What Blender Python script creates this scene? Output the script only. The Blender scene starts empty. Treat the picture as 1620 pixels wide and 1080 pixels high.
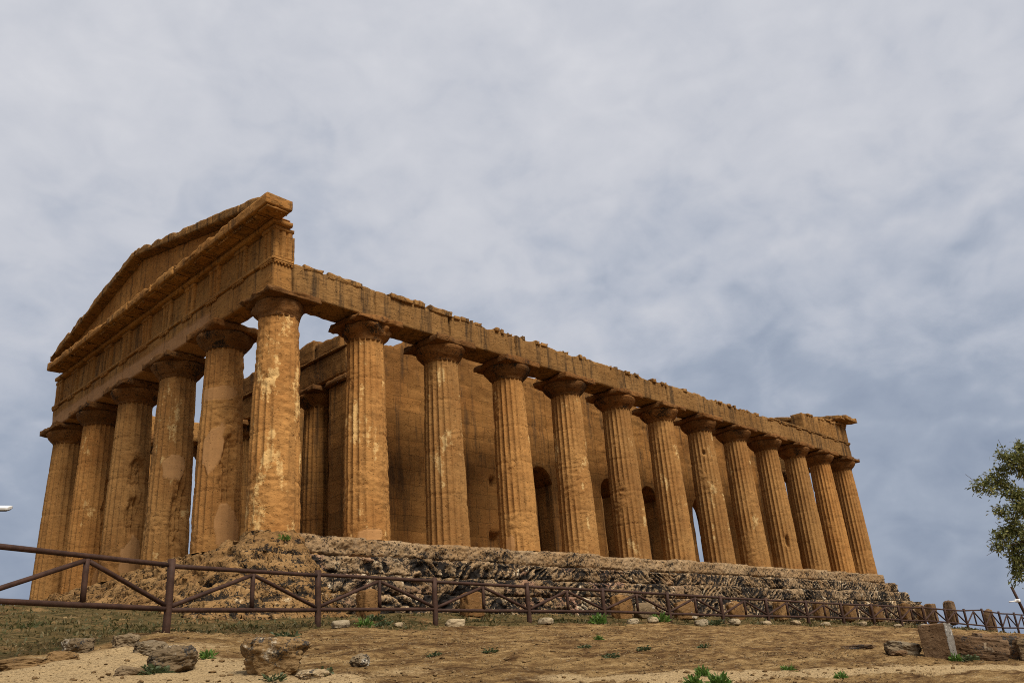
import bpy, math
import numpy as np
from mathutils import Matrix, Vector

S = bpy.context.scene
COL = S.collection
rng = np.random.default_rng(7)

# ------------------------------------------------------------------ camera
CAM = np.array([-11.5726, -19.3767, -3.7164])
yaw, pitch, roll = math.radians(42.3125), math.radians(21.6289), math.radians(-4.5351)
fw = np.array([math.cos(yaw)*math.cos(pitch), math.sin(yaw)*math.cos(pitch), math.sin(pitch)])
r0 = np.array([math.sin(yaw), -math.cos(yaw), 0.0]); u0 = np.cross(r0, fw)
rt = math.cos(roll)*r0 + math.sin(roll)*u0
up = -math.sin(roll)*r0 + math.cos(roll)*u0
cd = bpy.data.cameras.new('camera'); cam = bpy.data.objects.new('camera', cd); COL.objects.link(cam)
cam.matrix_world = Matrix(((rt[0], up[0], -fw[0], CAM[0]), (rt[1], up[1], -fw[1], CAM[1]),
                           (rt[2], up[2], -fw[2], CAM[2]), (0, 0, 0, 1)))
cd.sensor_width = 36.0; cd.lens = 36.0*1321.996/1620.0; cd.clip_start = 0.1; cd.clip_end = 6000
S.camera = cam

# ------------------------------------------------------------------ world: overcast sky
SUN_DIR = Vector((-0.12, -0.64, 0.78)).normalized()
W = bpy.data.worlds.new('World'); S.world = W; W.use_nodes = True
nt = W.node_tree; nt.nodes.clear()
def N(t, **kw):
    n = nt.nodes.new(t)
    for k, v in kw.items():
        if k in n.inputs.keys() if isinstance(k, str) else False: n.inputs[k].default_value = v
        else: setattr(n, k, v)
    return n
def L(a, b): nt.links.new(a, b)
def M(op, a, b=None, clamp=False):
    n = nt.nodes.new('ShaderNodeMath'); n.operation = op; n.use_clamp = clamp
    for i, v in enumerate((a, b)):
        if v is None: continue
        if isinstance(v, (int, float)): n.inputs[i].default_value = v
        else: L(v, n.inputs[i])
    return n.outputs[0]
def RAMP(src, stops, interp='EASE'):
    n = nt.nodes.new('ShaderNodeValToRGB'); n.color_ramp.interpolation = interp
    el = n.color_ramp.elements
    while len(el) < len(stops): el.new(0.5)
    for e, (p, c) in zip(el, stops):
        e.position = p; e.color = (c, c, c, 1) if isinstance(c, (int, float)) else (*c, 1)
    L(src, n.inputs[0]); return n.outputs[0]
def MIX(f, a, b, mode='MIX'):
    n = nt.nodes.new('ShaderNodeMix'); n.data_type = 'RGBA'; n.blend_type = mode
    for i, v in ((0, f), (6, a), (7, b)):
        if isinstance(v, (int, float)): n.inputs[i].default_value = v
        elif isinstance(v, tuple): n.inputs[i].default_value = (*v, 1)
        else: L(v, n.inputs[i])
    return n.outputs[2]
def NOISE(vec, scale, detail=5, rough=.55, dist=0.0):
    n = nt.nodes.new('ShaderNodeTexNoise'); n.inputs['Scale'].default_value = scale
    n.inputs['Detail'].default_value = detail; n.inputs['Roughness'].default_value = rough
    n.inputs['Distortion'].default_value = dist
    if vec is not None: L(vec, n.inputs['Vector'])
    return n.outputs['Fac']
def VSCALE(vec, s, off=(0, 0, 0)):
    n = nt.nodes.new('ShaderNodeMapping'); n.inputs['Scale'].default_value = s; n.inputs['Location'].default_value = off
    L(vec, n.inputs['Vector']); return n.outputs[0]
sky = nt.nodes.new('ShaderNodeTexSky'); sky.sky_type = 'NISHITA'; sky.sun_disc = False
sky.sun_elevation = math.asin(SUN_DIR.z); sky.sun_rotation = math.atan2(SUN_DIR.x, SUN_DIR.y)
sky.air_density = 1.0; sky.dust_density = 2.0
tc = nt.nodes.new('ShaderNodeTexCoord')
sep = nt.nodes.new('ShaderNodeSeparateXYZ'); L(tc.outputs['Generated'], sep.inputs[0])
zc = M('MAXIMUM', sep.outputs[2], 0.0)
cv = VSCALE(tc.outputs['Generated'], (1, 1, 1.5))
big = NOISE(VSCALE(cv, (1, 1, 1), (3.1, 1.7, 0.4)), 2.1, 3, .5, .4)
mid = NOISE(VSCALE(cv, (1, 1, 1), (7.3, -2.2, 1)), 6.5, 7, .58, .35)
fin = NOISE(cv, 20, 6, .6, .3)
lum = NOISE(VSCALE(cv, (1, 1, 1), (1.3, 5.2, 2)), 15, 2, .4, .9)
d = M('ADD', M('ADD', M('MULTIPLY', big, .42), M('MULTIPLY', lum, .26)), M('ADD', M('MULTIPLY', mid, .40), M('MULTIPLY', fin, .15)))
d = M('ADD', M('MULTIPLY', M('SUBTRACT', d, .615), 1.02), .598)
elev = RAMP(zc, [(0.0, -0.0), (0.62, 1.0)], 'LINEAR')
d2 = M('ADD', d, M('MULTIPLY', M('SUBTRACT', elev, .5), .50))
cl = RAMP(d2, [(0.36, (.265, .315, .415)), (0.515, (.35, .40, .495)), (0.64, (.48, .515, .595)), (0.755, (.575, .595, .655)), (0.95, (.67, .68, .725))], 'LINEAR')
tot = MIX(0.04, MIX(1.0, cl, (10, 10, 10), 'MULTIPLY'), sky.outputs[0])
bg = nt.nodes.new('ShaderNodeBackground'); bg.inputs['Strength'].default_value = 0.1
L(tot, bg.inputs['Color'])
wo = nt.nodes.new('ShaderNodeOutputWorld'); L(bg.outputs[0], wo.inputs[0])

# ------------------------------------------------------------------ veiled sun
sl = bpy.data.lights.new('sun', 'SUN'); sl.energy = 4.8; sl.angle = math.radians(24); sl.color = (1.0, .93, .82)
so = bpy.data.objects.new('sun', sl); COL.objects.link(so)
so.rotation_euler = (-SUN_DIR).to_track_quat('-Z', 'Y').to_euler()
S.view_settings.view_transform = 'Standard'; S.view_settings.look = 'None'
S.view_settings.exposure = 0.0; S.view_settings.gamma = 1.0
S.cycles.max_bounces = 5; S.cycles.diffuse_bounces = 3; S.cycles.use_denoising = False; S.cycles.filter_width = 1.0

# ------------------------------------------------------------------ numpy noise
_g = np.random.default_rng(3).normal(size=(1024, 3)); _g /= np.linalg.norm(_g, axis=1)[:, None]
def perlin(P, seed=0):
    P = np.asarray(P, float); i = np.floor(P).astype(np.int64); f = P - i
    u = f*f*f*(f*(f*6-15)+10); out = 0
    for dx in (0, 1):
        for dy in (0, 1):
            for dz in (0, 1):
                h = ((i[:, 0]+dx)*73856093) ^ ((i[:, 1]+dy)*19349663) ^ ((i[:, 2]+dz)*83492791) ^ (seed*2654435)
                h = (h ^ (h >> 13)) & 1023
                dot = (_g[h]*(f-np.array([dx, dy, dz]))).sum(1)
                w = (u[:, 0] if dx else 1-u[:, 0])*(u[:, 1] if dy else 1-u[:, 1])*(u[:, 2] if dz else 1-u[:, 2])
                out = out+w*dot
    return out*1.5
def fbm(P, o=4, seed=0, gain=.5):
    P = np.asarray(P, float); s = 0; a = 1; t = 0
    for k in range(o):
        s = s+a*perlin(P*(2.03**k)+k*17.3, seed+k); t += a; a *= gain
    return s/t
def ss(a, b, x):
    t = np.clip((x-a)/(b-a), 0, 1); return t*t*(3-2*t)
def A3(x, y, z): return np.stack([np.broadcast_to(x, np.shape(x+y+z)).ravel(), np.broadcast_to(y, np.shape(x+y+z)).ravel(), np.broadcast_to(z, np.shape(x+y+z)).ravel()], 1)

# ------------------------------------------------------------------ mesh helpers
def tag(o, label=None, cat=None, group=None, kind=None):
    if label: o['label'] = label
    if cat: o['category'] = cat
    if group: o['group'] = group
    if kind: o['kind'] = kind
    return o
WLOC = {}
def place(o, parent, loc):
    WLOC[o.name] = tuple(loc)
    p = WLOC[parent.name] if parent else (0, 0, 0)
    o.location = (loc[0]-p[0], loc[1]-p[1], loc[2]-p[2])
    if parent: o.parent = parent
def empty(name, loc=(0, 0, 0)):
    o = bpy.data.objects.new(name, None); COL.objects.link(o); o.empty_display_size = .3
    place(o, None, loc); return o
def mk(name, V, F, mat, parent=None, loc=(0, 0, 0), wear_tint=None, smooth=True):
    """V world-space points, F list of index arrays (n,3)/(n,4)"""
    if isinstance(F, np.ndarray): F = [F]
    F = [f for f in F if len(f)]
    me = bpy.data.meshes.new(name); V = np.asarray(V, np.float32)-np.asarray(loc, np.float32)
    me.vertices.add(len(V)); me.vertices.foreach_set('co', V.ravel())
    nl = sum(f.size for f in F); npol = sum(len(f) for f in F)
    me.loops.add(nl); me.loops.foreach_set('vertex_index', np.concatenate([f.ravel() for f in F]).astype(np.int32))
    me.polygons.add(npol)
    sz = np.concatenate([np.full(len(f), f.shape[1]) for f in F])
    me.polygons.foreach_set('loop_start', np.concatenate([[0], np.cumsum(sz)[:-1]]).astype(np.int32))
    me.polygons.foreach_set('use_smooth', np.full(npol, bool(smooth)))
    me.update(calc_edges=True); me.validate()
    if wear_tint is not None:
        a = me.attributes.new('wear_tint', 'FLOAT_COLOR', 'POINT')
        c = np.ones((len(V), 4), np.float32); c[:, :3] = wear_tint; a.data.foreach_set('color', c.ravel())
    me.materials.append(mat)
    o = bpy.data.objects.new(name, me); COL.objects.link(o); place(o, parent, loc)
    return o
def join(parts):
    Vs, Fs, n = [], [], 0
    for V, F in parts:
        for f in (F if isinstance(F, list) else [F]): Fs.append(f+n)
        Vs.append(V); n += len(V)
    return np.concatenate(Vs), Fs
def lattice(n):
    nx, ny, nz = n
    I, J, K = np.meshgrid(np.arange(nx+1), np.arange(ny+1), np.arange(nz+1), indexing='ij')
    m = (I == 0) | (I == nx) | (J == 0) | (J == ny) | (K == 0) | (K == nz)
    idx = -np.ones(I.shape, np.int64); idx[m] = np.arange(m.sum())
    T = np.stack([I[m]/nx, J[m]/ny, K[m]/nz], 1)
    def q(a, flip):
        r = np.stack([a[:-1, :-1], a[1:, :-1], a[1:, 1:], a[:-1, 1:]], -1).reshape(-1, 4)
        return r[:, ::-1] if flip else r
    F = np.concatenate([q(idx[0], True), q(idx[-1], False), q(idx[:, 0], False), q(idx[:, -1], True), q(idx[:, :, 0], True), q(idx[:, :, -1], False)])
    return T, F
def ebox(lo, hi, res=.1, amp=.02, edge=.02, seed=0, freq=2.5, ax=(1, 1, 1), strata=1.0):
    """worn stone block: subdivided box, edges chipped, faces weathered by noise"""
    lo = np.array(lo, float); hi = np.array(hi, float)
    rs = (res,)*3 if isinstance(res, (int, float)) else res
    n = [max(1, int(math.ceil((hi[k]-lo[k])/rs[k]))) for k in range(3)]
    T, F = lattice(n); V = lo+T*(hi-lo); sz = hi-lo
    Nn = np.zeros_like(V); e = np.zeros(len(V))
    for k in range(3):
        Nn[:, k] = np.where(T[:, k] < 1e-6, -1, np.where(T[:, k] > 1-1e-6, 1, 0))
    c = np.abs(Nn).sum(1)
    nd = np.stack([np.minimum(T[:, k], 1-T[:, k])*sz[k] for k in range(3)], 1)
    nd.sort(1); e = np.exp(-(nd[:, 1]/(edge*2+1e-3))**2)     # closeness to an edge
    soft = np.zeros_like(V)
    for k in range(3):
        soft[:, k] = np.exp(-(T[:, k]*sz[k]/(edge*2+1e-3))**2)*-1+np.exp(-((1-T[:, k])*sz[k]/(edge*2+1e-3))**2)
    soft /= np.maximum(np.linalg.norm(soft, axis=1), 1e-6)[:, None]
    P = V*np.array([freq, freq, freq*(1+.8*strata)])
    f = fbm(P, 4, seed)
    chip = np.maximum(0, fbm(V*1.7, 3, seed+50)+.12)
    dsp = amp*(f*.9+.15)+e*edge*(.35+2.6*chip)
    V = V-soft*dsp[:, None]*np.array(ax, float)
    return V, F, Nn
def tube(p0, p1, r0, r1=None, n=10, rings=1, wob=0, seed=0, caps=True):
    p0 = np.array(p0, float); p1 = np.array(p1, float); r1 = r0 if r1 is None else r1
    d = p1-p0; d /= np.linalg.norm(d); a = np.cross(d, [0, 0, 1.] if abs(d[2]) < .9 else [1., 0, 0]); a /= np.linalg.norm(a); b = np.cross(d, a)
    t = np.linspace(0, 1, rings+1); th = np.arange(n)*2*math.pi/n
    C = p0+(p1-p0)*t[:, None]; R = r0+(r1-r0)*t
    ring = np.cos(th)[:, None]*a+np.sin(th)[:, None]*b
    V = (C[:, None, :]+ring[None]*R[:, None, None]).reshape(-1, 3)
    if wob: V = V+ wob*np.stack([perlin(V*4+k*9.1, seed) for k in range(3)], 1)
    i = np.arange(rings)[:, None]*n; j = np.arange(n)
    F = np.stack([i+j, i+(j+1) % n, i+n+(j+1) % n, i+n+j], -1).reshape(-1, 4)
    if not caps: return V, [F]
    m = len(V); V = np.concatenate([V, [p0], [p1]])
    c0 = np.stack([np.full(n, m), (j+1) % n, j], 1); c1 = np.stack([np.full(n, m+1), rings*n+j, rings*n+(j+1) % n], 1)
    return V, [F, c0, c1]

# ------------------------------------------------------------------ materials
def newmat(name):
    global nt
    m = bpy.data.materials.new(name); m.use_nodes = True; nt = m.node_tree; nt.nodes.clear()
    out = nt.nodes.new('ShaderNodeOutputMaterial'); b = nt.nodes.new('ShaderNodeBsdfPrincipled')
    L(b.outputs[0], out.inputs[0]); b.inputs['Roughness'].default_value = .95
    b.inputs['Specular IOR Level'].default_value = .04
    return m, b
def BUMP(h, strength, dist, prev=None):
    n = nt.nodes.new('ShaderNodeBump'); n.inputs['Strength'].default_value = strength; n.inputs['Distance'].default_value = dist
    L(h, n.inputs['Height'])
    if prev is not None: L(prev, n.inputs['Normal'])
    return n.outputs[0]
def POS():
    return nt.nodes.new('ShaderNodeNewGeometry').outputs['Position']
def WEAR_TINT():
    a = nt.nodes.new('ShaderNodeAttribute'); a.attribute_name = 'wear_tint'
    s = nt.nodes.new('ShaderNodeSeparateColor'); L(a.outputs['Color'], s.inputs[0]); return s.outputs
def stone(name, c1, c2, dark, patch=(.40, .215, .10), pale=(.56, .40, .20), black=(.026, .020, .015), strata=.55, streak=.0, pits=.4, bump=.7, zs=5.0, dash=.6, film=None, brick=False, filmk=.42, tone=True, holes=0):
    m, b = newmat(name); p = POS(); w = WEAR_TINT()
    big = RAMP(NOISE(p, .55, 5, .6), [(.36, 0.), (.64, 1.)])
    med = RAMP(NOISE(VSCALE(p, (1, 1, 1.8)), 2.6, 6, .62), [(.34, 0.), (.68, 1.)])
    c = MIX(big, c1, c2)
    c = MIX(M('MULTIPLY', med, .42), c, tuple(x*.62 for x in c1))
    st = NOISE(VSCALE(p, (1, 1, zs)), 2.2, 9, .68, .35)
    c = MIX(M('MULTIPLY', RAMP(st, [(.50, 0.), (.70, 1.)]), strata), c, dark)
    fn = NOISE(p, 24, 6, .65)
    c = MIX(M('MULTIPLY', RAMP(fn, [(.30, 1.), (.52, 0.)]), .38), c, tuple(x*.5 for x in c1))
    c = MIX(M('MULTIPLY', RAMP(NOISE(p, 9, 6, .7), [(.60, 0.), (.74, 1.)]), .35), c, pale)
    ds = RAMP(NOISE(VSCALE(p, (1, 1, 3.4)), 5.5, 5, .62, .3), [(.575, 0.), (.635, 1.)])
    c = MIX(M('MULTIPLY', ds, dash), c, tuple(x*.55 for x in dark))
    if film: c = MIX(RAMP(NOISE(p, 3.5, 8, .75), [(.46, 0.), (.62, filmk)]), c, film)
    if brick:
        sx = nt.nodes.new('ShaderNodeSeparateXYZ'); L(p, sx.inputs[0]); cx = nt.nodes.new('ShaderNodeCombineXYZ')
        wob = M('MULTIPLY', M('SUBTRACT', NOISE(p, 1.5, 4, .6), .5), .12)
        L(M('ADD', sx.outputs[0], M('ADD', sx.outputs[1], wob)), cx.inputs[0]); L(M('ADD', sx.outputs[2], wob), cx.inputs[1])
        bt = nt.nodes.new('ShaderNodeTexBrick'); L(cx.outputs[0], bt.inputs['Vector'])
        for k_, v_ in (('Scale', 1.0), ('Mortar Size', .012), ('Mortar Smooth', .3), ('Brick Width', 1.27), ('Row Height', .535), ('Bias', 0.0)): bt.inputs[k_].default_value = v_
        bt.inputs['Color1'].default_value = (.72, .72, .72, 1); bt.inputs['Color2'].default_value = (1.18, 1.12, 1.05, 1); bt.inputs['Mortar'].default_value = (.30, .28, .26, 1)
        c = MIX(.62, c, bt.outputs['Color'], 'MULTIPLY')
    if streak:
        sk = RAMP(NOISE(VSCALE(p, (1, 1, .09)), 4.5, 7, .66), [(.47, 0.), (.68, 1.)])
        c = MIX(M('MULTIPLY', sk, streak), c, black)
    pb = NOISE(p, 9, 8, .75)
    c = MIX(M('MULTIPLY', w[0], .92), c, MIX(med, patch, tuple(x*.86 for x in patch)))
    c = MIX(RAMP(M('ADD', w[1], M('MULTIPLY', M('SUBTRACT', pb, .5), 1.3)), [(.42, 0.), (.62, 1.)]), c, pale)
    pk = M('ADD', M('MULTIPLY', NOISE(p, 13, 7, .75), .55), M('MULTIPLY', NOISE(VSCALE(p, (1, 1, 1), (5, 3, 1)), 38, 4, .7), .45))
    c = MIX(RAMP(M('ADD', w[2], M('MULTIPLY', M('SUBTRACT', pk, .5), 3.0)), [(.44, 0.), (.62, 1.)]), c, black)
    vo = nt.nodes.new('ShaderNodeTexVoronoi'); vo.inputs['Scale'].default_value = 11; L(VSCALE(p, (1, 1, 1.5)), vo.inputs['Vector'])
    pit = M('MULTIPLY', RAMP(vo.outputs['Distance'], [(.10, 1.), (.30, 0.)]), RAMP(NOISE(p, 3.2, 4, .6), [(.46, 0.), (.60, 1.)]))
    c = MIX(M('MULTIPLY', pit, pits), c, tuple(x*.30 for x in dark))
    oi = nt.nodes.new('ShaderNodeObjectInfo'); tn_ = RAMP(oi.outputs['Random'], [(0., (.84, .86, .90)), (.5, (1., 1., 1.)), (1., (1.10, 1.05, .98))], 'LINEAR')
    if tone: c = MIX(1.0, c, tn_, 'MULTIPLY')
    if holes:
        v2 = nt.nodes.new('ShaderNodeTexVoronoi'); v2.inputs['Scale'].default_value = 6.5; L(VSCALE(p, (1, 1, 1.25)), v2.inputs['Vector'])
        hd = M('ADD', v2.outputs['Distance'], M('MULTIPLY', M('SUBTRACT', fn, .5), .35))
        hm = M('MULTIPLY', RAMP(hd, [(.17, 1.), (.26, 0.)]), RAMP(NOISE(p, 1.6, 4, .6), [(.40, 0.), (.56, 1.)]))
        c = MIX(M('MULTIPLY', hm, holes), c, black)
        pit = M('ADD', pit, M('MULTIPLY', hm, 1.6))
    L(c, b.inputs['Base Color'])
    keep = M('SUBTRACT', 1.0, M('MULTIPLY', w[0], .75))
    h = M('ADD', M('MULTIPLY', st, 1.2), M('ADD', M('MULTIPLY', fn, .35), M('MULTIPLY', pit, -.5)))
    n = BUMP(M('MULTIPLY', h, keep), bump, .055); L(n, b.inputs['Normal'])
    return m
M_COL = stone('column_stone', (.385, .200, .067), (.295, .140, .044), (.085, .036, .012), strata=.30, streak=.22, pits=.45, pale=(.50, .33, .14), zs=1.8, dash=.42, bump=.65, patch=(.38, .205, .085))
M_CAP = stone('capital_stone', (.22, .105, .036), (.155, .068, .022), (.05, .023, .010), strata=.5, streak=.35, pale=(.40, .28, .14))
M_ENT = stone('entablature_stone', (.31, .165, .057), (.225, .112, .036), (.075, .035, .013), strata=.5, streak=.75, pits=.7, pale=(.46, .31, .14))
M_FRO = stone('front_stone', (.38, .190, .058), (.29, .132, .037), (.09, .038, .013), strata=.35, streak=.62, pits=.3, bump=.55, pale=(.46, .30, .13))
M_CEL = stone('shaded_cella_stone', (.250, .125, .040), (.190, .088, .027), (.050, .021, .008), strata=.28, streak=.62, bump=.7, zs=1.8, dash=.18, brick=True)  # base colour darkened to stand in for shade behind the colonnade
M_KRE = stone('step_stone', (.37, .250, .135), (.28, .170, .080), (.10, .058, .028), patch=(.30, .15, .105), pale=(.62, .50, .33), black=(.020, .017, .015), strata=.45, pits=.95, bump=1.0, zs=1.5, film=(.135, .105, .075), holes=.92)
M_ROK = stone('bedrock', (.29, .175, .075), (.21, .115, .044), (.065, .032, .014), pale=(.48, .36, .21), black=(.022, .018, .015), strata=.85, pits=.9, bump=1.0, zs=4, film=(.12, .075, .036), holes=.9)

# ------------------------------------------------------------------ temple frame
TEMPLE = empty('greek_temple', (0, 0, 0))
tag(TEMPLE, 'ruined ochre sandstone Doric temple with fluted columns and a pediment on a stepped base', 'temple')
FX = [0.0]
for s in [3.0, 3.1]+[3.206]*8+[3.1, 3.0]: FX.append(FX[-1]+s)
FY = [0.0]
for s in [3.0, 3.1, 3.195, 3.1, 3.0]: FY.append(FY[-1]+s)
LX, LY = FX[-1], FY[-1]
HN, HC, HA = 6.0, 6.70, 7.68           # necking, capital top, architrave top

def angdist(a, b): return (a-b+math.pi) % (2*math.pi)-math.pi
def make_column(x, y, seed, erosion=0.0, patches=(), cavities=(), crust=.0, capwear=.05, nf=8, nz=130, Rb=.68, Rt=.565, zb=-.02, hn=HN, loc0=None):
    loc = (x, y, 0)
    th = np.linspace(0, 2*math.pi, 20*nf, endpoint=False); z = np.linspace(zb, hn+.02, nz)
    Z, TH = np.meshgrid(z, th, indexing='ij'); Z = Z.ravel(); TH = TH.ravel()
    face = math.atan2(CAM[1]-y, CAM[0]-x)
    t = Z/hn
    R = Rb+(Rt-Rb)*t+.018*np.sin(np.clip(t, 0, 1)*math.pi)
    ux, uy = np.cos(TH), np.sin(TH)
    P = np.stack([x+ux*R, y+uy*R, Z], 1)
    ph = (TH*20/(2*math.pi)) % 1.0
    prof = (4*ph*(1-ph))**.85
    lowE = fbm(P*np.array([.9, .9, .55])+seed*3.7, 3, seed)
    E = ss(-.10, .30, lowE+erosion-.17+.10*(1-t)*ss(0, .6, .6-np.abs(t)))
    rough = fbm(P*np.array([3.2, 3.2, 6.5]), 4, seed+9, .6)
    fine = fbm(P*np.array([9., 9., 16.]), 3, seed+21, .6)
    scal = np.abs(fbm(P*np.array([3.2, 3.2, 5.0]), 3, seed+31))
    r = R-.064*prof*(1-.88*E)-E*(.022+.055*np.maximum(rough, -.25)+.05*scal)-.010*fine-(1-E)*.012*np.maximum(0, rough)
    rg = np.random.default_rng(seed+100)
    zj = np.cumsum([1.5+rg.uniform(-.25, .25) for _ in range(3)])
    jm = 0
    for k in zj: jm = np.maximum(jm, np.exp(-((Z-k-.03*fine)/.030)**2))
    r -= (.018+.05*np.maximum(0, fine))*jm
    wear_tint = np.zeros((len(r), 3))
    for (tc_, tw, z0, z1) in cavities:
        d = np.sqrt((angdist(TH, face+tc_)/tw)**2+((Z-(z0+z1)/2)/((z1-z0)/2))**2)
        k = ss(1.15, .55, d+.5*fbm(P*2.2, 3, seed+5))
        r -= k*(.15+.12*np.abs(rough)+.06*scal); E = np.maximum(E, k)
    for (tc_, tw, z0, z1) in patches:
        dd = ((np.abs(angdist(TH, face+tc_))/tw)**2.6+(np.abs(Z-(z0+z1)/2)/((z1-z0)/2))**2.6)**(1/2.6)
        k = ss(1.05, .97, dd+.75*fbm(P*np.array([2.1, 2.1, 1.3]), 4, seed+77))
        r = r*(1-k)+k*(R-.008-.045*prof*.25+.004*fine); wear_tint[:, 0] = np.maximum(wear_tint[:, 0], k)
    if crust:
        g = fbm(P*np.array([1.6, 1.6, .75]), 4, seed+3, .6)
        wear_tint[:, 1] = np.clip(g*1.3+crust*.62, 0, .8)*(1-wear_tint[:, 0])
    wear_tint[:, 2] = np.clip(.55*ss(.86, 1.0, t)+.5*np.maximum(0, fbm(P*np.array([1.5, 1.5, .25]), 3, seed+44))-.15, 0, 1)*.55+.34*jm  # last channel blackens the shaft toward its neck, plus random streaks and drum joints
    V = np.stack([x+ux*r, y+uy*r, Z], 1); n = len(th)
    i = np.arange(nz-1)[:, None]*n; j = np.arange(n)
    F = np.stack([i+j, i+(j+1) % n, i+n+(j+1) % n, i+n+j], -1).reshape(-1, 4)
    col = mk('column', V, F, M_COL, TEMPLE, loc, wear_tint)
    # echinus
    pr = np.array([(Rt-.015, hn-.02), (Rt+.005, hn), (Rt+.0, hn+.015), (Rt+.02, hn+.03), (Rt+.015, hn+.045), (Rt+.06, hn+.09), (Rt+.13, hn+.15), (Rt+.19, hn+.22), (Rt+.245, hn+.29), (Rt+.285, hn+.36), (Rt+.30, hn+.42), (Rt+.28, hn+.46)])
    s = np.linspace(0, len(pr)-1, 34); rr = np.interp(s, np.arange(len(pr)), pr[:, 0]); zz = np.interp(s, np.arange(len(pr)), pr[:, 1])
    th = np.linspace(0, 2*math.pi, 72, endpoint=False)
    R2 = np.repeat(rr, 72); Z2 = np.repeat(zz, 72); T2 = np.tile(th, 34)
    P = np.stack([x+np.cos(T2)*R2, y+np.sin(T2)*R2, Z2], 1)
    er = np.maximum(0, fbm(P*1.4, 3, seed+60)+capwear*2)
    R2 = R2-(R2-Rt+.04)*np.clip(er*capwear*9, 0, .6)-.022*fbm(P*np.array([3, 3, 5]), 3, seed+61)*(.3+capwear*9)
    V = np.stack([x+np.cos(T2)*R2, y+np.sin(T2)*R2, Z2], 1); n = 72
    i = np.arange(33)[:, None]*n; j = np.arange(n)
    F = np.stack([i+j, i+(j+1) % n, i+n+(j+1) % n, i+n+j], -1).reshape(-1, 4)
    we = np.zeros((len(V), 3)); we[:, 2] = np.clip(.25+fbm(V*1.5, 3, seed+8), 0, .6)
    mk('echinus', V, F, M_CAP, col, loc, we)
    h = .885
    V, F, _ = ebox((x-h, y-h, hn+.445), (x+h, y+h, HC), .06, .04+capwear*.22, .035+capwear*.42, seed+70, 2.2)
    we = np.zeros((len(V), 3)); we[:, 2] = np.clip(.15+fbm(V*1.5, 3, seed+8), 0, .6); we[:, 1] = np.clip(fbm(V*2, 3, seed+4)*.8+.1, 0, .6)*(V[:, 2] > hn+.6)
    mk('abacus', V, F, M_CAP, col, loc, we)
    return col

# corner, flank and facade columns: each weathered its own way
cfg = {0: dict(erosion=.34, crust=.42, capwear=.20, Rb=.715, Rt=.58), 1: dict(erosion=.12, crust=.30, capwear=.13, patches=[(.15, .55, -.1, .35)]),
       2: dict(erosion=.02, crust=.05, capwear=.04), 3: dict(erosion=.06, crust=.05, capwear=.035, patches=[(-.5, .3, -.1, .5)]),
       4: dict(erosion=.10, crust=.22), 5: dict(erosion=.0, crust=.05), 6: dict(erosion=.06, crust=.12), 7: dict(erosion=.05, crust=.22, cavities=[(.1, .13, 4.85, 5.1)]),
       8: dict(erosion=.08, crust=.1), 9: dict(erosion=-.04, cavities=[(.3, .2, 1.0, 1.6)]), 10: dict(erosion=-.02), 11: dict(erosion=.0), 12: dict(erosion=-.02, capwear=.06)}
ncol = 0
for k in range(13):
    c_ = make_column(FX[k], 0.0, 11+k*5, nf=8 if k < 6 else 6, nz=150 if k < 6 else 100, **cfg[k])
fcfg = {1: dict(erosion=.16, crust=.0, patches=[(.55, .62, -.1, 1.25), (-.35, .55, 2.2, 3.6), (-.2, .9, 4.3, 4.75)], cavities=[(.45, .5, 1.2, 3.4)]),
        2: dict(erosion=.14, crust=.05, capwear=.05, patches=[(0.1, .55, 2.6, 3.3)], cavities=[(.55, .5, .3, 2.5)]),
        3: dict(erosion=.12, patches=[(.45, .6, -.1, 1.35)], cavities=[(.45, .55, 2.8, 4.1), (.4, .5, 1.4, 2.7)]),
        4: dict(erosion=.02, crust=.12, patches=[(.9, .4, -.1, 1.0)], cavities=[(.95, .3, 1.4, 4.0)]),
        5: dict(erosion=-.06)}
for k in range(1, 6):
    make_column(0.0, FY[k], 101+k*5, nf=8, nz=140, **fcfg[k])
# columns seen only through the gaps share one worn column
far = make_column(LX, FY[1], 301, nf=5, nz=60, erosion=.0)
def copy_tree(o, dx, dy, rz):
    c = o.copy(); COL.objects.link(c); c.location = (o.location.x+dx, o.location.y+dy, 0); c.rotation_euler.z = rz; c.parent = o.parent
    for ch in o.children:
        d_ = ch.copy(); COL.objects.link(d_); d_.parent = c
    return c
for k in range(2, 6): copy_tree(far, 0, FY[k]-FY[1], k*math.pi/2)
for k in range(1, 12): copy_tree(far, FX[k]-LX, LY-FY[1], k*math.pi/2)

# ------------------------------------------------------------------ entablature
def wearmap(V, seed, b=0.0, g=0.0, bs=1.0):
    we = np.zeros((len(V), 3))
    we[:, 2] = np.clip(b+.7*fbm(V*np.array([1.3, 1.3, .7]), 4, seed)*bs, 0, 1)
    we[:, 1] = np.clip(g+.9*fbm(V*1.4, 4, seed+5), 0, .9) if g > -1 else 0
    return we
# flank architrave: long stone beams jointed over the columns
arch_parts = []
xs = [.08]+[FX[k] for k in range(1, 12)]+[LX+.58]
for k in range(12):
    V, F, Nn = ebox((xs[k]+.006, -.575, HC+.004), (xs[k+1]-.006, .5, HA-.02), (.075, .09, .07), .035, .028, 400+k, 2.6)
    tp = ss(HA-.16, HA-.02, V[:, 2])
    V[:, 2] -= tp*np.maximum(0, .22*fbm(V*np.array([1.6, .6, .3]), 3, 77)+.03)
    V[:, 1] += np.where(V[:, 1] < 0, .02*rng.uniform(-1, 1), 0)
    arch_parts.append((V, F))
V, F = join(arch_parts)
mk('architrave', V, F, M_ENT, TEMPLE, (0, 0, 0), wearmap(V, 41, .02, -.12, .9))
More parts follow.
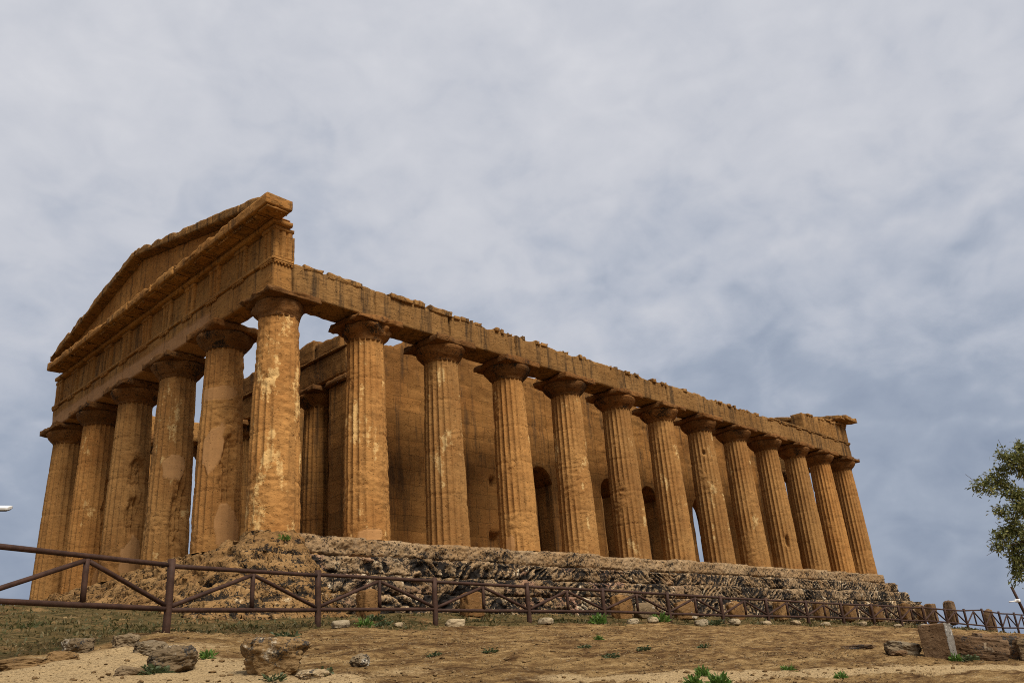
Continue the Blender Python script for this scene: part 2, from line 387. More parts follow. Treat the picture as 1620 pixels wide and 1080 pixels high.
# remains of the fillet and rubble along the top of the flank beam
rub = []; frag = []
x = .4
while x < 33:
    l = rng.uniform(.10, .38) if x > 5.5 else rng.uniform(.5, 1.3)
    h = rng.uniform(.01, .085) if x > 5.5 else rng.uniform(.06, .11)
    if rng.random() < .62:
        y0 = -.64+rng.uniform(-.02, .06)
        V, F, _ = ebox((x, y0, HA-.16+rng.uniform(-.02, .02)), (x+l, y0+rng.uniform(.25, .5), HA-.03+h), .05, .05, .035, int(x*50), 5)
        rub.append((V, F)); frag.append((V, F))
    x += l+rng.uniform(.0, .18)
x = 33.0
V, F, _ = ebox((28.5, -.635, HA-.09), (LX+.64, -.4, HA+.01), (.07, .07, .03), .02, .02, 5, 4); rub.append((V, F))
for k in range(7):
    cx = LX+.26-k*1.6
    V, F, _ = ebox((cx-.3, -.63, HA-.17), (cx+.3, -.5, HA-.092), .05, .02, .02, k, 4); rub.append((V, F))
rub = rub[len(frag):]
V, F = rub[0]; FIL = mk('fillet', V, F, M_ENT, TEMPLE, (0, 0, 0), wearmap(V, 43, .22, 0.0))
for V, F in rub[1:]: mk('regula', V, F, M_ENT, FIL, (0, 0, 0), wearmap(V, 43, .22, 0.0))
for V, F in frag: mk('stone_fragment', V, F, M_ENT, FIL, (0, 0, 0), wearmap(V, 43, .22, 0.0))
# facade architrave
fa = []
ys = [-.58]+[FY[k] for k in range(1, 5)]+[LY+.58]
for k in range(5):
    V, F, _ = ebox((-.58, ys[k]+.006, HC+.004), (.5 if k else .06, ys[k+1]-.006, HA-.1), (.08, .07, .07), .018, .022, 430+k, 2.2)
    fa.append((V, F))
V, F = join(fa); we = wearmap(V, 47, -.12, -.12)
# lighter lower band of restored stone on the far part of the beam
we[:, 0] = ss(2.6, 3.4, V[:, 1])*ss(7.28, 7.2, V[:, 2]+.08*fbm(V*1.5, 3, 5))*.8
mk('architrave', V, F, M_FRO, TEMPLE, (0, 0, 0), we)
tr_c = np.linspace(-.26, LY+.26, 11)
tn = []
V, F, _ = ebox((-.64, -.64, HA-.1), (-.3, LY+.62, HA), (.06, .07, .03), .012, .012, 8, 4); tn.append((V, F))
V, F, _ = ebox((-.298, -.64, HA-.1), (.06, -.3, HA), (.06, .06, .03), .012, .012, 9, 4); tn.append((V, F))
V, F = join(tn); TAE = mk('fillet', V, F, M_FRO, TEMPLE, (0, 0, 0), wearmap(V, 48, -.1, -.1))
def regula(c, axis):
    ps = []
    if axis == 'y':
        ps.append(ebox((-.635, c-.32, HA-.165), (-.55, c+.32, HA-.102), .04, .01, .01, 3, 5)[:2])
        for q in np.linspace(-.27, .27, 6): ps.append(tube((-.60, c+q, HA-.20), (-.60, c+q, HA-.166), .036, .028, 8))
    else:
        ps.append(ebox((c-.32, -.635, HA-.165), (c+.32, -.55, HA-.102), .04, .01, .01, 3, 5)[:2])
        for q in np.linspace(-.27, .27, 6): ps.append(tube((c+q, -.60, HA-.20), (c+q, -.60, HA-.166), .036, .028, 8))
    V, F = join(ps); mk('regula', V, F, M_FRO, TAE, (0, 0, 0), np.zeros((len(V), 3)))
for c_ in tr_c: regula(c_, 'y')
regula(-.27, 'x')
# frieze: recessed slabs and three-barred blocks
HF = 8.70
fr = []
for k in range(10):
    a, b = tr_c[k]+.0, tr_c[k+1]-.0
    V, F, _ = ebox((-.50, a+.004, HA+.004), (.3, b-.004, HF-.02), (.1, .08, .08), .022, .008, 450+k, 2.4); fr.append((V, F))
V, F, _ = ebox((-.50, -.50, HA+.004), (.03, tr_c[0]-.002, HF-.02), .1, .01, .01, 449); fr.append((V, F))
V, F = join(fr); we = wearmap(V, 52, .06, -.1, 1.6)
FRI = mk('frieze', V, F, M_FRO, TEMPLE, (0, 0, 0), we)
def triglyph(c, axis, o, seed, z0=None, mat=None, par=None, HF=HF):
    """three bars with two full and two half V-cut channels and a plain top band"""
    n = 33; u = np.linspace(-.32, .32, n); zz = np.linspace(HA+.002, HF-.13, 12)
    ch = lambda q: np.maximum(0, .055-np.abs(q))/.055
    dep = .075*(ch(u+.107)+ch(u-.107)+np.maximum(0, .05-np.abs(np.abs(u)-.32))/.05)
    ps = []
    Zg, Ug = np.meshgrid(zz, u, indexing='ij'); D = np.tile(dep, 12)
    D = D*ss(HF-.13, HF-.20, Zg.ravel())*.0+np.tile(dep, 12)
    Pn = np.stack([Ug.ravel()+c, Zg.ravel(), np.full(Ug.size, o)], 1)
    nn = fbm(Pn*3, 4, seed)
    f = -D-.02*np.maximum(0, nn+.2)-.05*np.maximum(0, fbm(Pn*1.1, 3, seed+3)-.12)
    def P3(u_, dep_, z_):
        return np.stack([o-dep_*0-(dep_), u_+c, z_], 1) if axis == 'y' else np.stack([u_+c, o-(dep_), z_], 1)
    front = P3(Ug.ravel(), -(-f) if False else -(-(-f))*-1, Zg.ravel()) if False else (np.stack([o-f*1.0, Ug.ravel()+c, Zg.ravel()], 1) if axis == 'y' else np.stack([Ug.ravel()+c, o-f, Zg.ravel()], 1))
    back = front.copy(); back[:, 0 if axis == 'y' else 1] = o+.12
    i = np.arange(11)[:, None]*n; j = np.arange(n-1)
    F0 = np.stack([i+j, i+j+1, i+n+j+1, i+n+j], -1).reshape(-1, 4)
    m = len(front); e0 = np.arange(11)*n
    side0 = np.stack([e0, e0+n, e0+n+m, e0+m], 1); e1 = e0+n-1; side1 = np.stack([e1, e1+m, e1+n+m, e1+n], 1)
    bt = np.stack([j, j+m, j+1+m, j+1], 1)
    ps.append((np.concatenate([front, back]), [F0, side0, side1, bt]))
    if axis == 'y': ps.append(ebox((o-.02, c-.33, HF-.128), (o+.12, c+.33, HF), .05, .012, .012, seed, 4)[:2])
    else: ps.append(ebox((c-.33, o-.02, HF-.128), (c+.33, o+.12, HF), .05, .012, .012, seed, 4)[:2])
    V, F = join(ps)
    mk('triglyph', V, F, mat or M_FRO, par or FRI, (0, 0, 0), wearmap(V, seed, -.05, -.12, 1.2))
for k, c_ in enumerate(tr_c): triglyph(c_, 'y', -.585, 500+k)
triglyph(-.26, 'x', -.585, 520)
# horizontal cornice
YE = LY-.15
cn = []
ybr = [-1.25, .9, 2.6, 4.4, 6.0, 7.8, 9.5, 11.2, 13.0, YE]
for k in range(len(ybr)-1):
    V, F, _ = ebox((-1.25, ybr[k]+.003, 8.86), (-.42 if k == 0 else -.2, ybr[k+1]-.003, 9.19), (.07, .07, .06), .035, .045 if k else .018, 540+k, 2.6)
    V[:, 2] += np.where(V[:, 2] > 9.0, np.minimum(0, -.25*np.maximum(0, fbm(V*np.array([1, 1.2, .2]), 3, 66)-.05)), 0)
    cn.append((V, F))
V, F, _ = ebox((-.70, -.70, HF+.003), (-.05, LY+.5, 8.857), .1, .02, .02, 548); cn.append((V, F))
V, F = join(cn); COR = mk('cornice', V, F, M_FRO, TEMPLE, (0, 0, 0), wearmap(V, 56, .0, -.05, 1.2))
mc = np.linspace(-.26, LY+.26, 21)[:-1]
for k, c_ in enumerate(mc):
    V, F, _ = ebox((-1.15, c_-.27, 8.822), (-.74, c_+.29, 8.858), .05, .03, .03, 560+k, 4)
    ps = [(V, F)]
    for q in np.linspace(-.24, .24, 6):
        if rng.random() < (.75 if k < 3 else .12): ps.append(tube((-1.13, c_+q, 8.745), (-1.13, c_+q, 8.786), .036, .03, 7))
    V, F = join(ps); mk('mutule', V, F, M_FRO, COR, (0, 0, 0), wearmap(V, 57, .1, -.1))
V, F, _ = ebox((-1.20, -1.2, 8.785), (-.5, -.72, 8.858), .06, .012, .015, 559, 4); ps = [(V, F)]
for q in np.linspace(-.65, -.35, 3): ps.append(tube((q-.2, -1.12, 8.74), (q-.2, -1.12, 8.786), .036, .03, 7))
V, F = join(ps); mk('mutule', V, F, M_FRO, COR, (0, 0, 0), wearmap(V, 57, .1, -.1))
# pediment
APY = LY/2; SL = .2237
def rake_top(y): return 11.22-SL*np.abs(y-APY)
V, F, _ = ebox((-.86, -.3, 0), (.1, LY+.2, 1), (.12, .1, .035), .0, .0, 1)
H = np.maximum(rake_top(V[:, 1])-.32-9.17, .02); Tz = V[:, 2].copy(); V[:, 2] = 9.15+Tz*H
V[:, 0] += np.where(V[:, 0] < 0, .035*fbm(V*np.array([2, 2, 3.5]), 4, 88), 0)
jn = np.minimum(np.abs((V[:, 1]+.3) % 1.9-.95), 1)
V[:, 0] += np.where(V[:, 0] < 0, .03*np.exp(-((jn)/.05)**2), 0)
PED = mk('tympanum', V, F, M_FRO, TEMPLE, (0, 0, 0), wearmap(V, 58, .04, -.12, 1.1))
rk = []
yb = [-1.25, .35, 2.0, 3.6, 5.0, 6.3, APY, 9.2, 10.6, 12.1, 13.6, YE-.1]
for k in range(len(yb)-1):
    V, F, _ = ebox((-1.22, yb[k]+.003, 0), (.1, yb[k+1]-.003, .30), (.08, .07, .05), .02, .022, 580+k, 2.4)
    lump = np.maximum(0, fbm(np.stack([V[:, 0]*.6, V[:, 1]*1.25, 0*V[:, 0]], 1), 4, 91)+.06)
    am = .20*ss(1.5, 3.5, V[:, 1])+.05
    V[:, 2] -= np.where(V[:, 2] > .15, lump*am*1.5, 0)
    V[:, 2] += rake_top(V[:, 1])-.32
    if k == 0: V = V[:]; V[:, 0] = np.where(V[:, 0] > -.42, -.42+(V[:, 0]+.42)*ss(-.6, .2, V[:, 1]), V[:, 0])
    rk.append((V, F))
V, F = join(rk); we = wearmap(V, 60, .05, -.02, 1.2); mk('raking_cornice', V, F, M_ENT, TEMPLE, (0, 0, 0), we)

# rear facade: beam, frieze, corner cornice, low gable seen edge-on
ps = [ebox((LX-.5, .505, HC+.004), (LX+.58, LY+.58, HA), (.15, .12, .12), .03, .03, 610)[:2]]
V, F = join(ps); mk('architrave', V, F, M_ENT, TEMPLE, (0, 0, 0), wearmap(V, 61, 0, -.1))
ps = [ebox((LX-.45, -.51, HA+.01), (LX+.5, LY+.5, HF+.05), (.09, .1, .09), .03, .04, 611)[:2],
      ebox((LX-5.1, -.50, HA+.01), (LX-2.3, .25, HF+.02), .08, .04, .05, 612)[:2],
      ebox((LX-2.3, -.52, HA+.01), (LX-.455, .25, HF), .08, .03, .03, 613)[:2],
      ebox((LX-2.2, -.6, HF-.03), (LX-.2, .1, HF+.12), .07, .06, .05, 614, 3)[:2]]
V, F = join(ps); FR2 = mk('frieze', V, F, M_ENT, TEMPLE, (0, 0, 0), wearmap(V, 62, .05, -.05))
for k in range(4): triglyph(LX+.26-k*1.5, 'x', -.585, 530+k, mat=M_ENT, par=FR2)
ps = [ebox((LX+.2, -1.15, 8.86), (LX+1.15, LY+1.2, 9.16), (.08, .1, .07), .04, .06, 615)[:2],
      ebox((LX-.75, -1.0, 8.88), (LX+.2, -.2, 9.10), .08, .07, .08, 616, 2)[:2],
      ebox((LX-.4, -.62, HF+.01), (LX+.7, LY+.5, 8.857), .1, .03, .03, 617)[:2]]
V, F = join(ps); mk('cornice', V, F, M_ENT, TEMPLE, (0, 0, 0), wearmap(V, 63, .1, .05))
V, F, _ = ebox((LX-.15, -.4, 0), (LX+.75, LY+.4, 1), (.2, .12, .06), .0, .0, 618)
V[:, 2] = 9.12+V[:, 2]*np.maximum(.02, rake_top(V[:, 1])-.32-9.12)
mk('tympanum', V, F, M_ENT, TEMPLE, (0, 0, 0), wearmap(V, 64, 0, 0))
V, F, _ = ebox((LX-.3, -1.1, 0), (LX+1.1, LY+1.1, .30), (.09, .09, .06), .04, .05, 619)
V[:, 2] += rake_top(V[:, 1])-.36-.25*np.maximum(0, fbm(np.stack([V[:, 0]*.4, V[:, 1]*.9, 0*V[:, 0]], 1), 3, 92))
mk('raking_cornice', V, F, M_ENT, TEMPLE, (0, 0, 0), wearmap(V, 66, .05, .05))
# far flank beam
V, F, _ = ebox((.51, LY-.5, HC+.004), (LX-.51, LY+.58, HA-.04), (.2, .2, .16), .05, .04, 620)
V[:, 2] -= np.where(V[:, 2] > 7.4, .2*np.maximum(0, fbm(V*np.array([1, 1, .2]), 3, 9)), 0)
mk('architrave', V, F, M_ENT, TEMPLE, (0, 0, 0), wearmap(V, 65, 0, 0))

# ------------------------------------------------------------------ inner building (cella)
CX0, CX1, CY0, CY1, CT, HW = 5.15, 33.4, 3.0, LY-3.0, .95, 7.75
ARCH = [(9.6, .0), (14.1, .68), (18.7, .66), (21.78, .64), (26.40, .98), (30.2, .6)]
ARCH = [a for a in ARCH if a[1] > 0]
def wall_x(y0, y1, front):
    ps = []; xc = [CX0]
    segs = []
    for c_, w in ARCH: segs += [(xc[-1], c_-w, None), (c_-w, c_+w, (c_, w))]; xc.append(c_+w)
    segs.append((xc[-1], CX1, None))
    for a, b, ar in segs:
        rx = .09 if front else .2
        V, F, Nn = ebox((a, y0, 0), (b, y1, 1), (rx, .14, .0125 if front else .03), 0, 0, 1)
        top = HW+.38*ss(6.6, 7.2, V[:, 0])*ss(30, 26, V[:, 0])
        zb = np.full(len(V), -.05)
        if ar: zb = (3.46 if ar[1] < .9 else 3.0)+np.sqrt(np.maximum(0, ar[1]**2-(V[:, 0]-ar[0])**2))
        V[:, 2] = zb+V[:, 2]*(top-zb)
        ny = np.where(V[:, 1] < (y0+y1)/2, -1, 1)
        # coursed ashlar with deep weathered beds
        P = V.copy()
        course = np.abs((V[:, 2]+.02*fbm(V*1.3, 2, 3)) % .54-.27)
        dsp = .035*fbm(P*np.array([.9, .9, 1.4]), 4, 71, .6)+.09*np.maximum(0, fbm(P*np.array([.9, .9, 2.4]), 4, 72, .6))*ss(1.5, 6.5, V[:, 2])*1.6
        dsp += .03*ss(.03, .0, .27-course)*ss(-.25, .3, fbm(P*.8, 2, 74))
        hole = np.exp(-(np.maximum(np.abs(V[:, 0]-11.25)/.13, np.abs(V[:, 2]-3.2)/.16))**8)+np.exp(-(np.maximum(np.abs(V[:, 0]-11.25)/.30, np.abs(V[:, 2]-.4)/.85))**8)
        if front: dsp += .35*hole*(V[:, 1] < (y0+y1)/2)
        V[:, 1] -= ny*dsp
        tp = ss(-.5, 0, P[:, 2]-top)
        V[:, 2] -= tp*np.maximum(-.08, .55*fbm(np.stack([np.floor(P[:, 0]*1.1)/1.1*.9, 0*P[:, 0], 0*P[:, 0]], 1), 2, 75)+.15*fbm(P*np.array([2, 1, 0]), 3, 76))
        ps.append((V, F))
    return join(ps)
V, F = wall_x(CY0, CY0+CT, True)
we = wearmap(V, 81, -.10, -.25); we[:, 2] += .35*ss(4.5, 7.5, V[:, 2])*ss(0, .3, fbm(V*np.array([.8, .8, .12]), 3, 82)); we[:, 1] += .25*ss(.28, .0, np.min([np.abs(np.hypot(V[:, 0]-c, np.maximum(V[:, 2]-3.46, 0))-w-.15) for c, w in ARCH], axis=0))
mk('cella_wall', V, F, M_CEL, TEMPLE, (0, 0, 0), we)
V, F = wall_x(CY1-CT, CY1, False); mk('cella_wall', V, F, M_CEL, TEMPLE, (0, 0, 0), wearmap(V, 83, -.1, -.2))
# front pier (anta) with its cap, entrance cross wall, porch columns and beam
for y0, y1 in ((CY0-.08, CY0+CT+.05), (CY1-CT-.05, CY1+.08)):
    V, F, _ = ebox((CX0-.75, y0, -.05), (CX0-.004, y1, 6.0), (.1, .1, .1), .03, .03, 85)
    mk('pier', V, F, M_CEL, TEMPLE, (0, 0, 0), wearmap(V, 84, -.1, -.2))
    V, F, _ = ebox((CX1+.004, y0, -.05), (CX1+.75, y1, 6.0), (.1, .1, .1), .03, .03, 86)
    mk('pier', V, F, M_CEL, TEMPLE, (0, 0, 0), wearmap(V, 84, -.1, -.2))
    ps = [ebox((CX0-.85, y0-.1, 6.003), (CX0+.1, y1+.1, 6.25), .09, .04, .05, 87)[:2], ebox((CX1-.1, y0-.1, 6.003), (CX1+.85, y1+.1, 6.25), .09, .04, .05, 88)[:2]]
    for V, F in ps: mk('pier_cap', V, F, M_CAP, TEMPLE, (0, 0, 0), wearmap(V, 85, .1, -.1))
for xq in (CX0-.3, CX1+.3):
    sub = [ebox((xq-.48, CY0-.1, 6.26), (xq+.48, CY1+.1, 7.22), (.1, .09, .09), .04, .035, 89)[:2],
           ebox((xq-.56, CY0-.15, 7.223), (xq+.5, CY1+.15, 7.33), (.08, .09, .05), .04, .03, 90)[:2],
           ebox((xq-.30, CY0+.5, 7.333), (xq+.48, CY0+2.1, 8.0), .09, .05, .05, 93)[:2],
           ebox((xq-.34, CY0+2.11, 7.333), (xq+.48, CY1-.4, 8.25), .1, .05, .05, 94)[:2]]
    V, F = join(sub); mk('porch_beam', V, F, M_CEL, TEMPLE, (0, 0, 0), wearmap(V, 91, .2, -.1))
PCD = far.data.copy(); PCD.materials.clear(); PCD.materials.append(M_CEL)  # darker stone on the porch columns puts the porch's shade into their colour
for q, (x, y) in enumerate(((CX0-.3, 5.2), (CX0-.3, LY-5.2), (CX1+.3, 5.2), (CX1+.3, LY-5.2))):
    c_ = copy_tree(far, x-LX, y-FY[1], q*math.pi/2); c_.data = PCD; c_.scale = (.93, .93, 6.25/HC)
V1, F1, _ = ebox((8.6, CY0+CT+.01, -.05), (9.8, APY-1.1, 9.1), (.2, .12, .14), .05, .05, 95)
V2, F2, _ = ebox((8.6, APY+1.1, -.05), (9.8, CY1-CT-.01, 9.3), (.2, .12, .14), .05, .05, 96)
V3, F3, _ = ebox((8.6, APY-1.095, 5.2), (9.8, APY+1.095, 9.0), (.2, .12, .14), .05, .05, 97)
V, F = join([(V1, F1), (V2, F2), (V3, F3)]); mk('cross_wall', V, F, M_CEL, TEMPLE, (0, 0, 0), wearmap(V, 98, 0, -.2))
V, F, _ = ebox((-.5, .11, -2.5), (LX+.4, LY+.55, -.02), (.6, .6, .6), .02, .02, 105)
mk('floor', V, F, M_ROK, TEMPLE, (0, 0, 0), wearmap(V, 106, -.1, -.1))

# ------------------------------------------------------------------ stepped base
def course(k):
    zt = -.53*k; zb_ = zt-(.53 if k < 3 else 1.2); yo = -.80-.42*k
    V, F, Nn = ebox((-.6 if k else -.75, yo, zb_), (LX+.80+.42*k, yo+.92, zt), (.03, .075, .030), .0, .03, 700+k)
    rg = np.random.default_rng(800+k)
    jx = [-1.0]
    while jx[-1] < LX+3: jx.append(jx[-1]+rg.uniform(.95, 1.75))
    jx = np.array(jx); bi = np.clip(np.searchsorted(jx, V[:, 0])-1, 0, len(jx)-2)
    dj = np.minimum(V[:, 0]-jx[bi], jx[bi+1]-V[:, 0])
    sg = rg.choice([-1, 1], len(jx))[bi]; per = (rg.uniform(.15, .26, len(jx))*(1+.9*ss(10, 2, jx)))[bi]; am = rg.uniform(.55, 1.2, len(jx))[bi]
    ang = rg.uniform(.55, .95, len(jx))[bi]
    off = rg.uniform(-.05, .045, len(jx))[bi]; offz = rg.uniform(-.05, .02, len(jx))[bi]
    fr = V[:, 1] < yo+.45
    wv = fbm(V*np.array([2.0, 2.0, 2.0]), 3, 710+k)
    w = (V[:, 0]*sg*np.sin(ang)+(V[:, 2])*np.cos(ang))/per+.95*wv
    fw_ = w % 1; ridge = np.where(fw_ < .72, fw_/.72, (1-fw_)/.28)**.9
    brk = ss(-.22, .12, fbm(V*np.array([1.1, 1.1, 2.2])+3.3, 3, 715+k))
    A = (am if k else am*.12)
    A = A*(1.25-.35*ss(2, 11, V[:, 0]))*(.25+.75*brk) if k else A
    lump = fbm(V*np.array([1.6, 1.6, 2.4]), 4, 720+k, .6)
    dsp = A*.13*(1-ridge)+.11*np.maximum(-.3, lump)*(1.25-.6*ss(3, 12, V[:, 0]))+.055*np.exp(-(dj/.03)**2)+off
    dsp += .085*fbm(V*np.array([7, 7, 7]), 3, 730+k, .7)
    zrel = (V[:, 2]-zb_)/(zt-zb_)
    if k < 3: dsp += .10*ss(.80, 1.0, zrel)*(.5+lump)+.10*ss(.16, .0, zrel)*(.6+lump)
    V[:, 1] += np.where(fr, dsp, 0)
    V[:, 0] -= np.where(V[:, 0] > LX+.5, .09*lump+.03, 0)*ss(LX+.5, LX+.8, V[:, 0])
    V[:, 2] += ss(.6, 1, zrel)*(offz-.05*np.maximum(0, lump)-.04*A*(1-ridge)-.05*np.exp(-(dj/.05)**2))
    we = np.zeros((len(V), 3))
    bl = fbm(V*np.array([.9, .9, 1.6]), 3, 740+k)
    we[:, 2] = np.clip((.26 if k == 0 else .38)+.55*bl+(.06 if k == 0 else .62)*(1-ridge)**1.3*am*(.35+.65*brk)+.55*np.maximum(0, lump)+.35*fbm(V*np.array([5, 5, 5]), 3, 735+k)+.06*(k == 3), 0, .92)
    we[:, 2] = np.maximum(we[:, 2], .75*np.exp(-(dj/.035)**2)*(k > 0))
    we[:, 1] = np.clip(.10*(k > 0)+.45*(ridge-.5)*(k > 0)+.8*fbm(V*1.7, 3, 750+k), 0, .9)
    we[:, 0] = ss(.05, .35, fbm(V*np.array([.9, .9, 2]), 3, 760+k))*.75*(np.exp(-((V[:, 0]-10)/5)**2)+.8*np.exp(-((V[:, 0]-1.5)/1.5)**2))*(k in (1, 2, 3))
    mk('step', V, F, M_KRE, TEMPLE, (0, 0, 0), we)
for k in range(4): course(k)
for k in range(4):
    zt = -.53*k; zb_ = zt-(.53 if k < 3 else 1.2); yo = -.80-.42*k
    V, F, _ = ebox((LX+.402, yo+.925, zb_), (LX+.80+.42*k, LY+.8+.42*k, zt), (.1, .15, .1), .05, .05, 770+k)
    mk('step', V, F, M_KRE, TEMPLE, (0, 0, 0), wearmap(V, 107, .3, .1))
# the near corner, worn back to a slope of layered rock
gx = np.arange(-4.2, 3.3, .04); gy = np.arange(-3.6, 17.5, .04)
X, Y = np.meshgrid(gx, gy, indexing='ij'); sh = X.shape; X = X.ravel(); Y = Y.ravel()
P2 = np.stack([X, Y, 0*X], 1)
wq = .22*fbm(P2*.9, 3, 120)
u = np.maximum(-.72-X+wq, 0); v = np.maximum(-.76-Y+wq, 0)
h = np.minimum(-.10-.66*u-.10*u*u, .10-1.20*v)
h = np.minimum(h, .12-1.0*np.hypot(u*.62, v*1.1))
h -= np.maximum(X-.1+.5*fbm(P2*.8+4, 3, 121), 0)*.9*(Y < .3)
ins = np.minimum(np.maximum(X+.55, 0), np.maximum(Y+.55, 0)); h -= ins*.5
h += .16*np.exp(-((X+.3)/.9)**2-((Y+.75)/.7)**2)
h -= ss(15.3, 17, Y)*1.5
n1 = fbm(np.stack([X*1.4, Y*1.4, h*3], 1), 4, 122)
h2 = h+.24*n1
stp = .30; q = h2/stp+.5*fbm(P2*.7, 2, 123); q = q+.6*fbm(np.stack([X*1.6, Y*1.6, 0*X], 1), 3, 138); fl = np.floor(q); fq = q-fl
h3 = h2-stp*(fq-ss(.25, .75, fq))*.8
h3 += .15*fbm(np.stack([X*3.3, Y*3.3, 0*X], 1), 4, 124, .65)+.07*(.25-np.abs(fbm(np.stack([X*5+Y*2, Y*6, 0*X], 1), 3, 139)))-.10*np.abs(fbm(np.stack([X*1.8+Y, Y*1.8-X, 0*X], 1), 3, 129))
H2 = h3.reshape(sh); bl_ = np.zeros_like(H2)
for a_ in range(-3, 4):
    for b_ in range(-3, 4): bl_ += np.roll(np.roll(H2, a_, 0), b_, 1)
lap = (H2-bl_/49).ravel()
V = np.stack([X, Y, h3], 1)
V[:, 0] += .26*fbm(np.stack([X*1.8, Y*1.8, h3*7], 1), 4, 125, .6); V[:, 1] += .26*fbm(np.stack([X*1.8, Y*1.8, h3*7+9], 1), 4, 126, .6)
idx = np.arange(len(V)).reshape(sh); F = np.stack([idx[:-1, :-1], idx[1:, :-1], idx[1:, 1:], idx[:-1, 1:]], -1).reshape(-1, 4)
we = np.zeros((len(V), 3)); we[:, 2] = np.clip(.20+.20*ss(.15, -1.1, Y)*ss(-.15, -.7, h3)+.6*fbm(np.stack([X, Y, h3*3], 1), 4, 127)+.5*fbm(np.stack([X*4, Y*4, h3*9], 1), 3, 137)*1.3+.08-lap*3.2, 0, .95); we[:, 1] = np.clip(-.06+.7*fbm(np.stack([X*2.5, Y*2.5, h3*4], 1), 4, 128)+.2*ss(-.3, -1, h3)*ss(.5, -1, Y)+lap*1.6, 0, .8)  # black lichen, plus crevice shade painted into hollows; crests paled
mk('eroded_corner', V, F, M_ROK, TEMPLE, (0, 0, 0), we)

# ------------------------------------------------------------------ ground
TX = [-60, -30, -14, -9, -5.3, -1.55, 4.7, 11, 17, 23, 29.6, 32.6, 36, 42, 50, 70, 120, 400]
TZ = [-7, -4.5, -3.0, -2.72, -2.6, -2.56, -2.56, -2.66, -2.76, -2.86, -3.02, -3.11, -3.22, -3.5, -3.9, -5.5, -9, -30]
def g0(x, y):
    zf = np.interp(x, TX, TZ); dy = y+4.4
    s = -3.6*np.tanh(-np.minimum(dy, 0)*.17/3.6)
    a = np.minimum(.2*np.maximum(dy, 0), .55)
    b = 2.4*np.tanh(.17*np.maximum(dy, 0)/2.4)
    t = ss(-2.5, 1.0, x)
    return zf+s+a*t+b*(1-t)-.06*np.maximum(y-22, 0)+.15*np.exp(-((x+5.33)**2+(y+5.9)**2)/.9)
def gn(x, y):
    P = np.stack([x*.55, y*1.1, 0*x], 1)
    near = ss(60, 30, np.hypot(x-5, y+6))
    led = fbm(np.stack([x*.5, y*2.2, 0*x], 1), 4, 131, .55)
    r = .11*fbm(P, 3, 130)+.05*led
    q = (r*9+.6*fbm(np.stack([x*.3, y*.6, 0*x], 1), 2, 133)); fl = np.floor(q*1.5); fq = q*1.5-fl
    r = r-.030*(fq-ss(.2, .8, fq))
    r += .05*fbm(np.stack([x*2.6, y*4.0, 0*x], 1), 4, 132, .62)
    return r*near
def gz(x, y): 
    x = np.atleast_1d(np.asarray(x, float)); y = np.atleast_1d(np.asarray(y, float)); return g0(x, y)+gn(x, y)
def grow(a, step, lim, f=1.25):
    o = []; s = step
    while abs(a) < lim: a += s; o.append(a); s *= f
    return o
xs = np.concatenate([grow(-13, -.08, 2500)[::-1], np.arange(-13, 11, .06), np.arange(11, 50, .14), grow(50, .2, 2500)])
ys = np.concatenate([grow(-15.5, -.08, 2500)[::-1], np.arange(-15.5, -2.2, .05), np.arange(-2.2, 12, .12), np.arange(12, 20, .35), grow(20, .4, 2500)])
X, Y = np.meshgrid(xs, ys, indexing='ij'); sh = X.shape; X = X.ravel(); Y = Y.ravel()
Z = g0(X, Y)+gn(X, Y)
V = np.stack([X, Y, Z], 1)
idx = np.arange(len(V)).reshape(sh); F = np.stack([idx[:-1, :-1], idx[1:, :-1], idx[1:, 1:], idx[:-1, 1:]], -1).reshape(-1, 4)
P = np.stack([X, Y, 0*X], 1)
nb = fbm(P*np.array([.5, .9, 1]), 4, 140)
gw = np.zeros((len(V), 3))
ledge = np.where(X < -3, -5.0-.30*(-3-X), -4.95)
gband = ss(-.45, .25, Y-ledge+.9*nb)
gw[:, 0] = np.clip(gband*(.66+.9*fbm(P*1.3, 4, 141))+.5*np.maximum(0, fbm(P*np.array([.9, 1.6, 1]), 4, 142)-.12), 0, 1)
yp = np.interp(X, [-30, -6, -1.8, 1.0, 3, 5, 9, 40], [-8.5, -10.6, -12.75, -13.5, -14.1, -15.0, -17, -30])
pa = 1.35*np.exp(-((Y-yp+.2*nb)/(.46))**2)*ss(-4.5, -1.5, X)
left = ss(-4.4, -6.2, X+1.0*nb)*ss(-6.2, -7.4, Y+.8*nb)
gw[:, 1] = np.clip(pa+.85*left+.75*np.maximum(0, fbm(P*np.array([.35, 1.1, 1]), 3, 143)), 0, 1)
gw[:, 2] = np.clip(.48+1.5*fbm(P*np.array([.45, 1.6, 1]), 4, 144), 0, 1)*(1-.8*gw[:, 1])  # brown earth patches, streaked darker in place of weak relief shading
m, b = newmat('earth'); p = POS(); w = WEAR_TINT()
n1 = NOISE(VSCALE(p, (.45, 1.5, 1)), 2.2, 9, .7, .5); n2 = NOISE(VSCALE(p, (.7, 1.3, 1)), 6, 9, .74); n3 = NOISE(p, 30, 6, .7)
nm = M('ADD', M('MULTIPLY', n1, .55), M('ADD', M('MULTIPLY', n2, .35), M('MULTIPLY', n3, .10)))
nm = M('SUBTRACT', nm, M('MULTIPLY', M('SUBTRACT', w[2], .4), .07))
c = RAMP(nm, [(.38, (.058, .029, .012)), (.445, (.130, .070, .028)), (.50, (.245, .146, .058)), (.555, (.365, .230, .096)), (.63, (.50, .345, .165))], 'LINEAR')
c = MIX(RAMP(M('ADD', w[1], M('MULTIPLY', M('SUBTRACT', n2, .5), .9)), [(.25, 0.), (.70, 1.)]), c, MIX(n2, (.44, .29, .135), (.60, .44, .24)))
